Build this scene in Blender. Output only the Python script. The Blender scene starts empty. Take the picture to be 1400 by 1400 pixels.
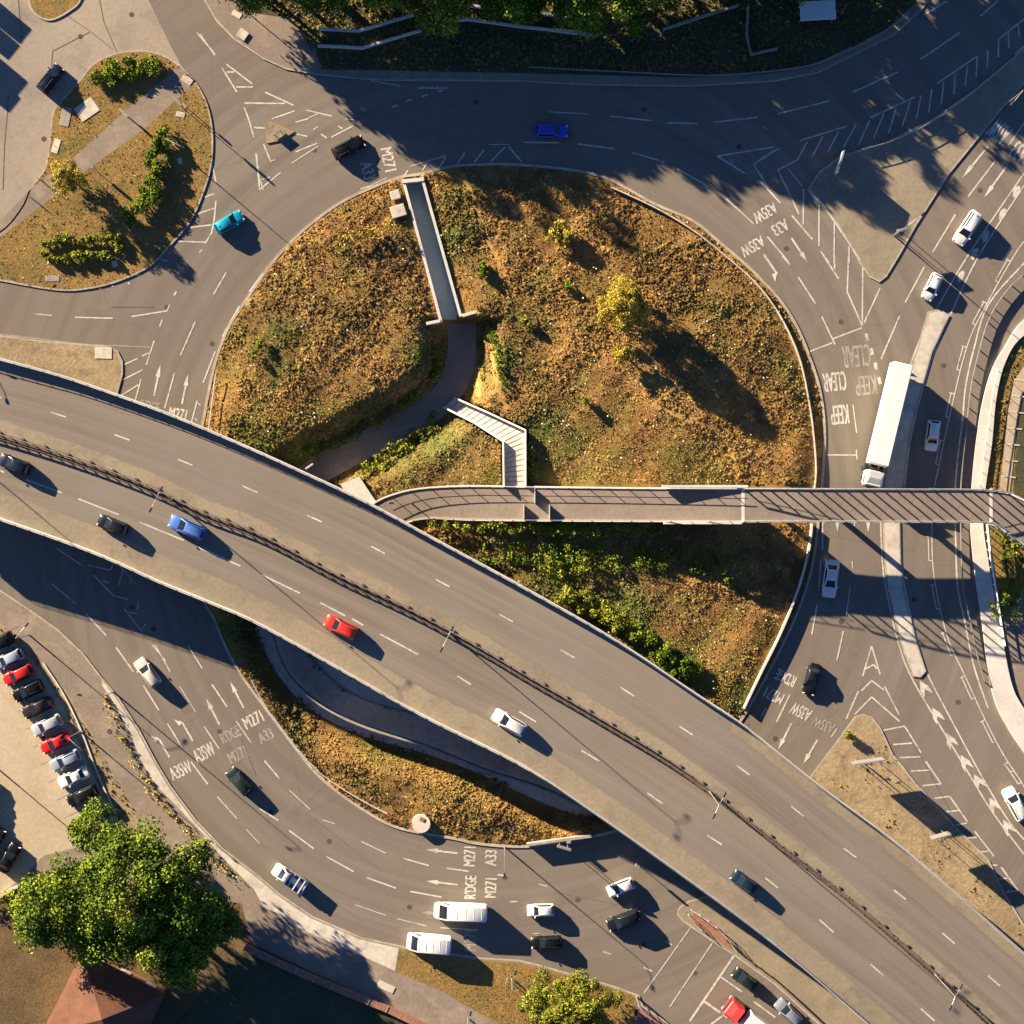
import bpy, math, random
import numpy as np
from mathutils import Vector, Matrix
from mathutils.geometry import tessellate_polygon
random.seed(7); rng = np.random.default_rng(7)
C = bpy.context.scene.collection
S = bpy.context.scene
# ---------------------------------------------------------------- camera, sky, sun, exposure
H = 250.0                                   # drone height; 1 photo pixel = 0.1 m on the ground
cam = bpy.data.cameras.new('camera'); co = bpy.data.objects.new('camera', cam); C.objects.link(co)
co.location = (0, 0, H); co.rotation_euler = (0, 0, 0)
cam.sensor_width = 36; cam.angle = 2*math.atan(70.0/H); cam.clip_end = 3000; cam.clip_start = 1
S.camera = co
SUN_EL = math.radians(16.0)
TRAVEL = Vector((0.767, -0.642, 0)).normalized()      # horizontal direction the light travels
w = bpy.data.worlds.new('World'); S.world = w; w.use_nodes = True
nt = w.node_tree; bg = nt.nodes['Background']
sky = nt.nodes.new('ShaderNodeTexSky'); sky.sky_type = 'NISHITA'; sky.sun_disc = False
sky.sun_elevation = SUN_EL
sky.sun_rotation = math.atan2(-TRAVEL.x, -TRAVEL.y) % (2*math.pi)
sky.air_density = 0.45; sky.dust_density = 0.1; sky.ozone_density = 5.0
nt.links.new(sky.outputs[0], bg.inputs[0]); bg.inputs[1].default_value = 0.05
sl = bpy.data.lights.new('sun', 'SUN'); so = bpy.data.objects.new('sun', sl); C.objects.link(so)
sl.energy = 5.0; sl.angle = math.radians(0.5); sl.color = (1.0, 0.785, 0.53)
ld = Vector((TRAVEL.x*math.cos(SUN_EL), TRAVEL.y*math.cos(SUN_EL), -math.sin(SUN_EL)))
so.rotation_euler = ld.to_track_quat('-Z', 'Y').to_euler()
S.view_settings.view_transform = 'Standard'; S.view_settings.look = 'None'
S.view_settings.gamma = 1; S.view_settings.exposure = 1.9
# ---------------------------------------------------------------- helpers
def W(px, py, z=0.0):
    s = 0.1*(H-z)/H
    return Vector(((px-700)*s, (700-py)*s, z))
def crop(cx, cy, pts):                      # points measured in a 360 px window enlarged to 1400
    k = 360/1400
    return [(cx+x*k, cy+y*k) for x, y in pts]
MK = [0]
def mz(z):                                   # every painted piece lies a hair above the one before: none share a plane
    MK[0] = (MK[0]+1) % 61; return z+MK[0]*0.00025
class MB:
    def __init__(s): s.v = []; s.f = []; s.m = []
    def add(s, vs, fs, mi=0):
        o = len(s.v); s.v += [tuple(v) for v in vs]; s.f += [tuple(i+o for i in f) for f in fs]; s.m += [mi]*len(fs)
    def box(s, c, size, rot=0.0, mi=0, taper=1.0, bev=0.0):
        hx, hy, hz = size[0]/2, size[1]/2, size[2]/2
        R = Matrix.Rotation(rot, 3, 'Z'); c = Vector(c); vs = []
        if bev <= 0:
            for z, k in ((-hz, 1), (hz, taper)):
                for x, y in ((-hx, -hy), (hx, -hy), (hx, hy), (-hx, hy)): vs.append(c + R @ Vector((x*k, y*k, z)))
            s.add(vs, [(3,2,1,0),(4,5,6,7),(0,1,5,4),(1,2,6,5),(2,3,7,6),(3,0,4,7)], mi)
        else:
            b = bev; rings = [(-hz, 0), (hz-b, 0), (hz, b)]
            for z, i in rings:
                ax, ay = hx-i, hy-i
                for x, y in ((-ax+b,-ay),(ax-b,-ay),(ax,-ay+b),(ax,ay-b),(ax-b,ay),(-ax+b,ay),(-ax,ay-b),(-ax,-ay+b)):
                    vs.append(c + R @ Vector((x, y, z)))
            fs = [tuple(range(7,-1,-1)), tuple(range(16,24))]
            for r in range(2):
                for i in range(8): fs.append((r*8+i, r*8+(i+1)%8, r*8+8+(i+1)%8, r*8+8+i))
            s.add(vs, fs, mi)
    def tube(s, p0, p1, r0, r1=None, n=8, mi=0, cap=True):
        p0 = Vector(p0); p1 = Vector(p1); r1 = r0 if r1 is None else r1
        d = (p1-p0).normalized(); a = d.orthogonal().normalized(); b = d.cross(a); vs = []
        for p, r in ((p0, r0), (p1, r1)):
            for i in range(n):
                t = 2*math.pi*i/n; vs.append(p + a*math.cos(t)*r + b*math.sin(t)*r)
        fs = [(i, (i+1)%n, n+(i+1)%n, n+i) for i in range(n)]
        if cap: fs += [tuple(range(n-1,-1,-1)), tuple(range(n, 2*n))]
        s.add(vs, fs, mi)
    def poly(s, loops, z, mi=0, depth=0.0):     # loops of 2D world points; first outer, others holes
        L = [[Vector((p[0], p[1], 0)) for p in lp] for lp in loops]
        tr = tessellate_polygon(L); flat = [v for l in L for v in l]
        vs = [(v.x, v.y, z) for v in flat]; fs = []
        for t in tr:
            a, b, c = (flat[i] for i in t)
            fs.append(tuple(t) if (b-a).cross(c-a).z > 0 else (t[0], t[2], t[1]))
        s.add(vs, fs, mi)
        if depth > 0:
            for l in L:
                n = len(l); area = sum(l[i].x*l[(i+1)%n].y-l[(i+1)%n].x*l[i].y for i in range(n))
                vs = [(v.x, v.y, z) for v in l]+[(v.x, v.y, z-depth) for v in l]
                fs = [(i, n+i, n+(i+1)%n, (i+1)%n) if area > 0 else ((i+1)%n, n+(i+1)%n, n+i, i) for i in range(n)]
                s.add(vs, fs, mi)
    def strip(s, pts, width, zs, thick=0.0, mi=0, off=0.0):   # ribbon (or bar) along world polyline
        n = len(pts); P = [Vector((p[0], p[1], 0)) for p in pts]; vs = []
        if not hasattr(zs, '__len__'): zs = [zs]*n
        for i in range(n):
            a = P[max(i-1,0)]; b = P[min(i+1,n-1)]; t = (b-a)
            if t.length < 1e-9: t = Vector((1,0,0))
            t.normalize(); nn = Vector((-t.y, t.x, 0))
            l = P[i]+nn*(off+width/2); r = P[i]+nn*(off-width/2)
            vs += [(l.x,l.y,zs[i]), (r.x,r.y,zs[i])]
            if thick: vs += [(r.x,r.y,zs[i]-thick), (l.x,l.y,zs[i]-thick)]
        fs = []
        k = 4 if thick else 2
        for i in range(n-1):
            o = i*k
            if thick:
                for j in range(4): fs.append((o+j, o+(j+1)%4, o+k+(j+1)%4, o+k+j))
            else: fs.append((o, o+1, o+3, o+2))
        if thick: fs += [(3,2,1,0), tuple((n-1)*4+j for j in range(4))]
        s.add(vs, fs, mi)
def thing(name, label, cat, loc=(0,0,0), rot=0.0, group=None):
    o = bpy.data.objects.new(name, None); C.objects.link(o); o.empty_display_size = 0.5
    o.location = loc; o.rotation_euler = (0,0,rot); o['label'] = label; o['category'] = cat
    if group: o['group'] = group
    return o
def obj(name, mb, mats, parent=None, world=True, smooth=False, ang=40, label=None, cat=None, group=None, kind=None):
    me = bpy.data.meshes.new(name); vs = mb.v
    loc = None
    if parent is not None and world:
        M = (Matrix.Translation(parent.location) @ Matrix.Rotation(parent.rotation_euler[2], 4, 'Z')).inverted()
        vs = [tuple(M @ Vector(v)) for v in vs]
    elif parent is None and label and vs:        # origin at the thing's base
        a = np.array(vs); loc = Vector(((a[:,0].min()+a[:,0].max())/2, (a[:,1].min()+a[:,1].max())/2, a[:,2].min()))
        vs = (a-np.array(loc)).tolist()
    me.from_pydata([tuple(v) for v in vs], [], mb.f)
    mats = mats if isinstance(mats, (list, tuple)) else [mats]
    for m in mats: me.materials.append(m)
    if len(mats) > 1: me.polygons.foreach_set('material_index', mb.m)
    if smooth:
        me.polygons.foreach_set('use_smooth', [True]*len(me.polygons)); me.set_sharp_from_angle(angle=math.radians(ang))
    me.update()
    o = bpy.data.objects.new(name, me); C.objects.link(o)
    if loc is not None: o.location = loc
    if parent: o.parent = parent
    if label: o['label'] = label
    if cat: o['category'] = cat
    if group: o['group'] = group
    if kind: o['kind'] = kind
    return o
def struct(name, mb, mats, smooth=False): return obj(name, mb, mats, kind='structure', smooth=smooth)
def cr(pts, n=6, closed=False):                 # Catmull-Rom through points
    P = [Vector((p[0], p[1], 0)) for p in pts]; N = len(P); out = []
    rngi = range(N if closed else N-1)
    for i in rngi:
        g = (lambda k: P[k % N]) if closed else (lambda k: P[min(max(k,0),N-1)])
        a, b, c, d = g(i-1), g(i), g(i+1), g(i+2)
        for j in range(n):
            t = j/n
            v = 0.5*((2*b)+(c-a)*t+(2*a-5*b+4*c-d)*t*t+(3*b-a-3*c+d)*t**3); out.append((v.x, v.y))
    if not closed: out.append((P[-1].x, P[-1].y))
    return out
def wp(pts, z=0.0): return [tuple(W(p[0], p[1], z)[:2]) for p in pts]
def inside(poly, X, Y):
    r = np.zeros(X.shape, bool); n = len(poly); j = n-1
    for i in range(n):
        xi, yi = poly[i]; xj, yj = poly[j]
        if yi != yj: r ^= ((yi > Y) != (yj > Y)) & (X < (xj-xi)*(Y-yi)/(yj-yi)+xi)
        j = i
    return r
def segdist(poly, X, Y, closed=True):
    d = np.full(X.shape, 1e9); n = len(poly)
    for i in range(n if closed else n-1):
        ax, ay = poly[i]; bx, by = poly[(i+1) % n]
        dx, dy = bx-ax, by-ay; l = dx*dx+dy*dy+1e-12
        t = np.clip(((X-ax)*dx+(Y-ay)*dy)/l, 0, 1)
        d = np.minimum(d, np.hypot(X-ax-t*dx, Y-ay-t*dy))
    return d
def sm(x): x = np.clip(x, 0, 1); return x*x*(3-2*x)
def resample(pts, step):
    out = [Vector((pts[0][0], pts[0][1], 0))]; acc = 0
    for a, b in zip(pts[:-1], pts[1:]):
        a = Vector((a[0],a[1],0)); b = Vector((b[0],b[1],0)); L = (b-a).length
        if L < 1e-9: continue
        t = step-acc
        while t <= L: out.append(a+(b-a)*t/L); t += step
        acc = (acc+L) % step
    return [(p.x, p.y) for p in out]
# ---------------------------------------------------------------- materials
def nodes(name):
    m = bpy.data.materials.new(name); m.use_nodes = True; t = m.node_tree
    return m, t, t.nodes['Principled BSDF']
def mixc(t, fac, a, b):
    n = t.nodes.new('ShaderNodeMix'); n.data_type = 'RGBA'
    for k, v in ((0, fac), (6, a), (7, b)):
        if isinstance(v, bpy.types.NodeSocket): t.links.new(v, n.inputs[k])
        else: n.inputs[k].default_value = v if k == 0 else (*v[:3], 1)
    return n.outputs[2]
def noise(t, scale, detail=4, vec=None, rough=0.6, lo=0.35, hi=0.65, dist=0.0):
    n = t.nodes.new('ShaderNodeTexNoise'); n.inputs['Scale'].default_value = scale
    n.inputs['Detail'].default_value = detail; n.inputs['Roughness'].default_value = rough; n.inputs['Distortion'].default_value = dist
    if vec is None:
        g = t.nodes.new('ShaderNodeNewGeometry'); vec = g.outputs['Position']
    t.links.new(vec, n.inputs['Vector'])
    r = t.nodes.new('ShaderNodeMapRange'); r.inputs[1].default_value = lo; r.inputs[2].default_value = hi
    t.links.new(n.outputs[0], r.inputs[0]); return r.outputs[0]
def bump(t, b, h, strength=0.3, dist=0.05):
    n = t.nodes.new('ShaderNodeBump'); n.inputs['Strength'].default_value = strength; n.inputs['Distance'].default_value = dist
    t.links.new(h, n.inputs['Height']); t.links.new(n.outputs[0], b.inputs['Normal'])
def scaled(c, k): return tuple(x*k for x in c)
def surf(name, c, c2=None, sc=0.15, fine=3.0, rough=0.9, bmp=0.25, var=0.25, c3=None, sc3=0.7):
    m, t, b = nodes(name); c2 = c2 or scaled(c, 0.75)
    o = mixc(t, noise(t, sc), c, c2)
    if c3: o = mixc(t, noise(t, sc3, 6, lo=0.5, hi=0.7), o, c3)
    f = noise(t, fine, 5, lo=0.3, hi=0.7)
    n = t.nodes.new('ShaderNodeMapRange'); n.inputs[3].default_value = 1-var; n.inputs[4].default_value = 1+var*0.6
    t.links.new(f, n.inputs[0])
    mu = t.nodes.new('ShaderNodeVectorMath'); mu.operation = 'SCALE'
    t.links.new(o, mu.inputs[0]); t.links.new(n.outputs[0], mu.inputs['Scale'])
    t.links.new(mu.outputs[0], b.inputs['Base Color']); b.inputs['Roughness'].default_value = rough
    b.inputs['Specular IOR Level'].default_value = 0.25
    if bmp: bump(t, b, f, bmp)
    return m
def plain(name, c, rough=0.6, metal=0.0, coat=0.0, spec=0.5, n=0.0):
    m, t, b = nodes(name)
    if n:
        t.links.new(mixc(t, noise(t, 1.5, 5), c, scaled(c, 1-n)), b.inputs['Base Color'])
    else: b.inputs['Base Color'].default_value = (*c, 1)
    b.inputs['Roughness'].default_value = rough; b.inputs['Metallic'].default_value = metal
    b.inputs['Coat Weight'].default_value = coat; b.inputs['Coat Roughness'].default_value = 0.08
    b.inputs['Specular IOR Level'].default_value = spec
    return m
def road_mat():
    m, t, b = nodes('asphalt')
    g = t.nodes.new('ShaderNodeNewGeometry')
    mp = t.nodes.new('ShaderNodeMapping'); mp.inputs['Location'].default_value = (0.3, -0.5, 0); mp.inputs['Scale'].default_value = (1, 0.94, 0)
    t.links.new(g.outputs['Position'], mp.inputs[0])
    ln = t.nodes.new('ShaderNodeVectorMath'); ln.operation = 'LENGTH'; t.links.new(mp.outputs[0], ln.inputs[0])
    cx = t.nodes.new('ShaderNodeCombineXYZ'); t.links.new(ln.outputs['Value'], cx.inputs[0])
    sep = t.nodes.new('ShaderNodeVectorMath'); sep.operation = 'NORMALIZE'; t.links.new(mp.outputs[0], sep.inputs[0])
    ad = t.nodes.new('ShaderNodeVectorMath'); ad.operation = 'MULTIPLY_ADD'
    t.links.new(sep.outputs[0], ad.inputs[0]); ad.inputs[1].default_value = (2, 2, 2); t.links.new(cx.outputs[0], ad.inputs[2])
    ring = noise(t, 0.50, 4, vec=ad.outputs[0], lo=0.38, hi=0.62)
    o = mixc(t, noise(t, 0.03, 3), (0.230,0.205,0.172), (0.190,0.171,0.147))
    o = mixc(t, ring, o, (0.170,0.147,0.125))
    sc = t.nodes.new('ShaderNodeMath'); sc.operation = 'MULTIPLY'; t.links.new(noise(t, 0.35, 8, lo=0.55, hi=0.75), sc.inputs[0]); sc.inputs[1].default_value = 0.35
    o = mixc(t, sc.outputs[0], o, (0.26,0.235,0.195))
    sp = t.nodes.new('ShaderNodeMath'); sp.operation = 'MULTIPLY'; t.links.new(noise(t, 0.8, 5, lo=0.66, hi=0.80), sp.inputs[0]); sp.inputs[1].default_value = 0.45
    o = mixc(t, sp.outputs[0], o, (0.10,0.09,0.08))
    vp = t.nodes.new('ShaderNodeTexVoronoi'); vp.inputs['Scale'].default_value = 0.045; vp.distance = 'CHEBYCHEV'; t.links.new(g.outputs['Position'], vp.inputs['Vector'])
    vr = t.nodes.new('ShaderNodeMapRange'); vr.inputs[1].default_value = 0.0; vr.inputs[2].default_value = 1.0; vr.inputs[3].default_value = 0.0; vr.inputs[4].default_value = 0.30; t.links.new(vp.outputs['Color'], vr.inputs[0])
    o = mixc(t, vr.outputs[0], o, (0.16,0.14,0.12))
    # repaired seams and patches
    v = t.nodes.new('ShaderNodeTexVoronoi'); v.feature = 'DISTANCE_TO_EDGE'; v.inputs['Scale'].default_value = 0.07
    t.links.new(g.outputs['Position'], v.inputs['Vector'])
    r = t.nodes.new('ShaderNodeMapRange'); r.inputs[1].default_value = 0.0; r.inputs[2].default_value = 0.006; r.inputs[3].default_value = 0.3; r.inputs[4].default_value = 0
    t.links.new(v.outputs['Distance'], r.inputs[0]); o = mixc(t, r.outputs[0], o, (0.10,0.092,0.085))
    f = noise(t, 6, 6, lo=0.3, hi=0.7)
    k = t.nodes.new('ShaderNodeMapRange'); k.inputs[3].default_value = 0.88; k.inputs[4].default_value = 1.1; t.links.new(f, k.inputs[0])
    mu = t.nodes.new('ShaderNodeVectorMath'); mu.operation = 'SCALE'; t.links.new(o, mu.inputs[0]); t.links.new(k.outputs[0], mu.inputs['Scale'])
    t.links.new(mu.outputs[0], b.inputs['Base Color']); b.inputs['Roughness'].default_value = 0.92; b.inputs['Specular IOR Level'].default_value = 0.2
    return m
def deck_mat():                                # asphalt with streaks along the lanes; attribute "across" in metres
    m, t, b = nodes('flyover_asphalt')
    a = t.nodes.new('ShaderNodeAttribute'); a.attribute_name = 'across'
    mp = t.nodes.new('ShaderNodeMapping'); mp.inputs['Scale'].default_value = (1.0, 0.02, 1); t.links.new(a.outputs['Vector'], mp.inputs[0])
    st = noise(t, 0.9, 4, vec=mp.outputs[0], lo=0.35, hi=0.65)
    o = mixc(t, st, (0.235,0.208,0.172), (0.178,0.155,0.130))
    o = mixc(t, noise(t, 0.05, 4, lo=0.45, hi=0.8), o, (0.235,0.215,0.185))
    f = noise(t, 5, 6, lo=0.3, hi=0.7)
    k = t.nodes.new('ShaderNodeMapRange'); k.inputs[3].default_value = 0.9; k.inputs[4].default_value = 1.1; t.links.new(f, k.inputs[0])
    mu = t.nodes.new('ShaderNodeVectorMath'); mu.operation = 'SCALE'; t.links.new(o, mu.inputs[0]); t.links.new(k.outputs[0], mu.inputs['Scale'])
    t.links.new(mu.outputs[0], b.inputs['Base Color']); b.inputs['Roughness'].default_value = 0.92; b.inputs['Specular IOR Level'].default_value = 0.2
    return m
def veg_mat(name, dry1, dry2, g1, g2, big=False):          # attributes: green (0..1), tint (0..1)
    m, t, b = nodes(name)
    a = t.nodes.new('ShaderNodeAttribute'); a.attribute_name = 'green'
    a2 = t.nodes.new('ShaderNodeAttribute'); a2.attribute_name = 'tint'
    d = mixc(t, noise(t, 0.25, 6, lo=0.35, hi=0.65), dry1, dry2); g = mixc(t, a2.outputs['Fac'], g1, g2)
    if big: d = mixc(t, noise(t, 0.07, 5, lo=0.42, hi=0.62), d, scaled(dry2, .78)); d = mixc(t, noise(t, 0.6, 5, lo=0.52, hi=0.68), d, (0.42,0.27,0.10))
    o = mixc(t, a.outputs['Fac'], d, g)
    k = t.nodes.new('ShaderNodeMapRange'); k.inputs[3].default_value = 0.62; k.inputs[4].default_value = 1.3; t.links.new(a2.outputs['Fac'], k.inputs[0])
    mu = t.nodes.new('ShaderNodeVectorMath'); mu.operation = 'SCALE'; t.links.new(o, mu.inputs[0]); t.links.new(k.outputs[0], mu.inputs['Scale'])
    t.links.new(mu.outputs[0], b.inputs['Base Color']); b.inputs['Roughness'].default_value = 0.85; b.inputs['Specular IOR Level'].default_value = 0.15
    return m
M = dict(
    road=road_mat(), deck=deck_mat(),
    pale_road=surf('pale_asphalt', (0.36,0.31,0.25), (0.29,0.255,0.215), 0.06, 2.0, c3=(0.23,0.21,0.18), sc3=0.2, var=0.12, bmp=0.1),
    paint=surf('worn_white_paint', (0.62,0.60,0.55), (0.50,0.48,0.44), 0.3, 3.0, 0.8, 0, var=0.15, c3=(0.30,0.28,0.25), sc3=1.2),
    faint=surf('faded_paint', (0.38,0.36,0.32), (0.27,0.255,0.23), 0.8, 2.0, 0.8, 0, var=0.2, c3=(0.21,0.2,0.18), sc3=1.0),
    kerb=surf('kerb_concrete', (0.46,0.42,0.35), (0.34,0.31,0.26), 0.4, 2, bmp=0.1),
    conc=surf('pale_concrete', (0.60,0.57,0.50), (0.50,0.46,0.40), 0.2, 1.5, bmp=0.1, var=0.15, c3=(0.38,0.36,0.31), sc3=0.6),
    conc2=surf('weathered_concrete', (0.36,0.34,0.30), (0.27,0.25,0.22), 0.2, 1.5, bmp=0.1, var=0.2),
    coping=surf('coping_stone', (0.66,0.64,0.60), (0.55,0.53,0.49), 0.3, 2, bmp=0.1, var=0.12),
    pave=surf('footway_surface', (0.27,0.22,0.18), (0.22,0.185,0.155), 0.1, 2.0, bmp=0.1, var=0.15, c3=(0.32,0.27,0.21), sc3=0.3),
    pave_b=surf('bridge_surfacing', (0.24,0.20,0.17), (0.20,0.17,0.145), 0.2, 2.0, bmp=0.1, var=0.15),
    brick=surf('red_paving', (0.34,0.17,0.12), (0.28,0.14,0.10), 0.3, 3.0),
    tan=surf('dusty_verge', (0.38,0.30,0.18), (0.28,0.22,0.14), 0.15, 2.5, bmp=0.3, var=0.3, c3=(0.20,0.16,0.10), sc3=0.5),
    shoulder=surf('dusty_shoulder', (0.305,0.262,0.19), (0.25,0.218,0.165), 0.12, 2.0, bmp=0.1, var=0.15, c3=(0.22,0.19,0.15), sc3=0.35),
    lot=surf('car_park_surface', (0.50,0.44,0.34), (0.43,0.36,0.26), 0.08, 2.0, bmp=0.1, var=0.12, c3=(0.42,0.31,0.17), sc3=0.12),
    dirt=surf('bare_soil', (0.16,0.12,0.08), (0.12,0.09,0.06), 0.2, 2.0),
    mown=surf('mown_dry_grass', (0.30,0.19,0.06), (0.22,0.15,0.05), 0.2, 4.0, bmp=0.6, var=0.4, c3=(0.14,0.13,0.04), sc3=0.35),
    dull=surf('dull_grass', (0.17,0.115,0.055), (0.11,0.08,0.04), 0.2, 4.0, bmp=0.5, var=0.4),
    shademown=surf('shade_toned_ground', (0.085,0.085,0.045), (0.06,0.065,0.035), 0.2, 4.0, bmp=0.5, var=0.4),  # darker copy of the grass, with shade put into its colour
    grass=veg_mat('dry_meadow', (0.45,0.262,0.080), (0.245,0.140,0.052), (0.08,0.11,0.024), (0.18,0.19,0.05), True),
    leaf=veg_mat('green_leaves', (0.06,0.12,0.012), (0.045,0.09,0.01), (0.15,0.23,0.018), (0.25,0.31,0.03)),
    leafy=veg_mat('yellow_leaves', (0.34,0.27,0.04), (0.26,0.215,0.03), (0.42,0.34,0.05), (0.50,0.42,0.075)),
    leafl=veg_mat('light_green_leaves', (0.13,0.15,0.02), (0.10,0.12,0.015), (0.25,0.30,0.025), (0.34,0.36,0.045)),
    flower=plain('seed_heads', (0.62,0.55,0.38), 0.8),
    bark=surf('bark', (0.13,0.10,0.07), (0.08,0.06,0.045), 2, 6),
    steel=plain('galvanised_steel', (0.42,0.42,0.41), 0.5, 0.6, n=0.3), steelw=plain('painted_rail', (0.62,0.60,0.55), 0.5, n=0.2),
    dark=plain('dark_metal', (0.035,0.035,0.038), 0.5, 0.3), black=plain('black_rubber', (0.015,0.015,0.016), 0.8),
    glass=plain('tinted_glass', (0.012,0.016,0.022), 0.08, 0, 0.0, 0.8), chrome=plain('bright_trim', (0.6,0.6,0.6), 0.2, 1.0),
    lamp=plain('lamp_lens', (0.75,0.75,0.72), 0.15), red=plain('tail_lens', (0.45,0.02,0.015), 0.25), white=plain('white_panel', (0.80,0.80,0.77), 0.4, n=0.08),
    signback=plain('sign_back', (0.30,0.30,0.30), 0.5, 0.4), signface=plain('sign_face', (0.75,0.76,0.78), 0.35),
    signblue=plain('sign_blue', (0.03,0.08,0.35), 0.35),
    tile=surf('roof_tiles', (0.165,0.078,0.05), (0.115,0.058,0.04), 0.5, 7.0, bmp=0.5, var=0.25), wallb=surf('house_brick', (0.30,0.16,0.10), (0.24,0.13,0.09), 0.5, 5.0),
)
paints = {}
def paintmat(c):
    k = tuple(c)
    if k not in paints:
        m, t, b = nodes('car_paint'); b.inputs['Base Color'].default_value = (*c, 1)
        b.inputs['Roughness'].default_value = 0.42; b.inputs['Metallic'].default_value = 0.0; b.inputs['Specular IOR Level'].default_value = 0.15 if max(c) < .1 else 0.3
        b.inputs['Coat Weight'].default_value = 0.15 if max(c) < .1 else 0.35; b.inputs['Coat Roughness'].default_value = 0.08; paints[k] = m
    return paints[k]
# ---------------------------------------------------------------- ground sheets
KERB = cr([(278,581),(285,543),(296,494),(311,453),(332,419),(360,378),(373,360),(412,319),(463,280),(515,255),(548,243),(574,239),(617,229),(659,226),(700,226),(762,231),(811,239),(844,252),(895,280),(947,303),(983,332),(1016,360),(1040,383),(1068,414),(1089,448),(1104,484),(1119,530),(1126,581),(1125,633),(1122,669),(1118,713),(1108,780),(1088,840),(1062,895),(1035,945),(1008,990),(960,1055),(900,1105),(840,1135),(780,1147),(720,1156),(659,1153),(620,1145),(563,1135),(530,1125),(494,1104),(461,1081),(430,1053),(401,1017),(383,993),(362,965),(332,924),(309,883),(293,844),(280,822),(265,770),(258,700),(262,640)], 4, True)
KW = wp(KERB)
m = MB(); B = 700
m.poly([[(-B,-B),(B,-B),(B,B),(-B,B)], KW], 0.0); struct('road', m, M['road'])
m = MB(); m.strip(KW+[KW[0]], 0.35, 0.13, 0.25, off=0.1)
obj('kerb', m, M['kerb'], kind='structure')
# paths through the sunken middle of the island (pixel centrelines)
PATH = cr([(631,437),(632,460),(628,500),(605,545),(540,588),(440,640),(385,690),(360,760),(365,830),(385,880),(405,915),(440,950),(500,981),(590,1007),(660,1033),(760,1078),(850,1108)], 6)
LOW = -2.5
TRENCH = [(546,205),(552,249),(603,440),(631,433),(578,247),(572,205)]
def terr(X, Y):                                # X, Y in photo pixels -> height
    e = segdist(KERB, X, Y)/10
    n = (np.sin(X*.031+1.3)*np.cos(Y*.027)+.5*np.sin(X*.075+Y*.052)+.35*np.sin(Y*.11-X*.06+2)+.25*np.sin(X*.19)*np.sin(Y*.17+1))
    h = 0.06+sm(e/4)*(0.50+0.13*n)
    h = h+(0.22-h)*(1-sm((segdist(TRENCH, X, Y)/10-.3)/2.5))
    h += 0.5*np.exp(-((X-470)**2+(Y-480)**2)/110**2) + 0.5*np.exp(-((X-860)**2+(Y-540)**2)/150**2)
    d = segdist(PATH, X, Y, False)/10
    left = sm((d-1.9-.7*(Y > 860))/4.2)
    dep = 1-left
    dep = dep*sm((Y-431)/8)*sm((e-0.3)/2.5)
    h = h*(1-dep)+(LOW-0.06)*dep
    rk = inside([(600,552),(612,536),(724,584),(728,670),(684,670),(684,607)], X, Y)
    h = np.where(rk, np.minimum(h, np.interp(Y, [550,572,596,665], [-2.6,-1.3,0.0,0.9])-.7), h)
    return h
g = 6.0
xs = np.arange(240, 1145, g); ys = np.arange(215, 1175, g)
X, Y = np.meshgrid(xs, ys); Z = terr(X, Y)
ins = inside(KERB, X, Y) | (segdist(KERB, X, Y) < 7)
Z = np.where(inside(KERB, X, Y), Z, -0.05)
cell = ins[:-1,:-1] & ins[1:,:-1] & ins[:-1,1:] & ins[1:,1:]
ctx, cty = X[:-1,:-1]+g/2, Y[:-1,:-1]+g/2
cell &= ~(inside(TRENCH, ctx, cty))
GREENS = [(600,600,55,.8),(545,625,45,.8),(430,625,60,.7),(350,600,45,.7),(480,590,60,.5),(585,490,45,.6),(615,330,40,.7),(620,280,35,.6),(690,490,20,.8),(735,590,40,.8),(780,600,40,.5),(960,640,55,.6),(760,780,60,.9),(840,850,60,.9),(920,920,50,.8),(720,740,160,.5),(380,900,45,.7),(390,1000,40,.5),(530,1010,60,.5),(640,1060,50,.5),(1010,960,50,.5),(730,430,50,.3),(960,450,90,.3),(380,470,60,.45),(470,420,80,.3),(1080,520,40,.3),(340,860,40,.9)]
def greenness(X, Y):
    gq = np.zeros(X.shape)
    for x, y, r, a in GREENS: gq = np.maximum(gq, a*np.exp(-((X-x)**2+(Y-y)**2)/(r*r)))
    p = .5+.5*np.sin(X*.045+3*np.sin(Y*.021))*np.sin(Y*.05+2*np.cos(X*.03))
    return np.clip(gq*1.1+.45*p**2-.08, 0, 1)
idx = -np.ones(X.shape, int); used = np.zeros(X.shape, bool)
for a in (slice(0,-1), slice(1,None)):
    for b in (slice(0,-1), slice(1,None)): used[a, b] |= cell
idx[used] = np.arange(used.sum())
px, py, pz = X[used], Y[used], Z[used]
s_ = 0.1*(H-pz)/H
mb = MB(); mb.v = list(zip((px-700)*s_, (700-py)*s_, pz))
jj, ii = np.nonzero(cell)
mb.f = [(int(idx[j+1,i]), int(idx[j+1,i+1]), int(idx[j,i+1]), int(idx[j,i])) for j, i in zip(jj, ii)]; mb.m = [0]*len(mb.f)
ter = struct('island_ground', mb, M['grass'], smooth=True)
def attr(o, name, vals):
    a = o.data.attributes.new(name, 'FLOAT', 'POINT'); a.data.foreach_set('value', np.asarray(vals, dtype=np.float32))
WLINE = [cr([(632,240),(648,275),(662,320),(684,362),(700,400)],4), cr([(893,552),(930,568),(965,580),(990,600),(1003,635),(1004,665)],4), cr([(640,450),(650,500),(655,540)],4), cr([(668,450),(676,500),(690,560)],4)]
wl = np.min([segdist(p_, px, py, False) for p_ in WLINE], 0); wl = np.clip(1-wl/7, 0, 1)
attr(ter, 'green', greenness(px, py)*(1-wl)); attr(ter, 'tint', .35+.75*wl)
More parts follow.
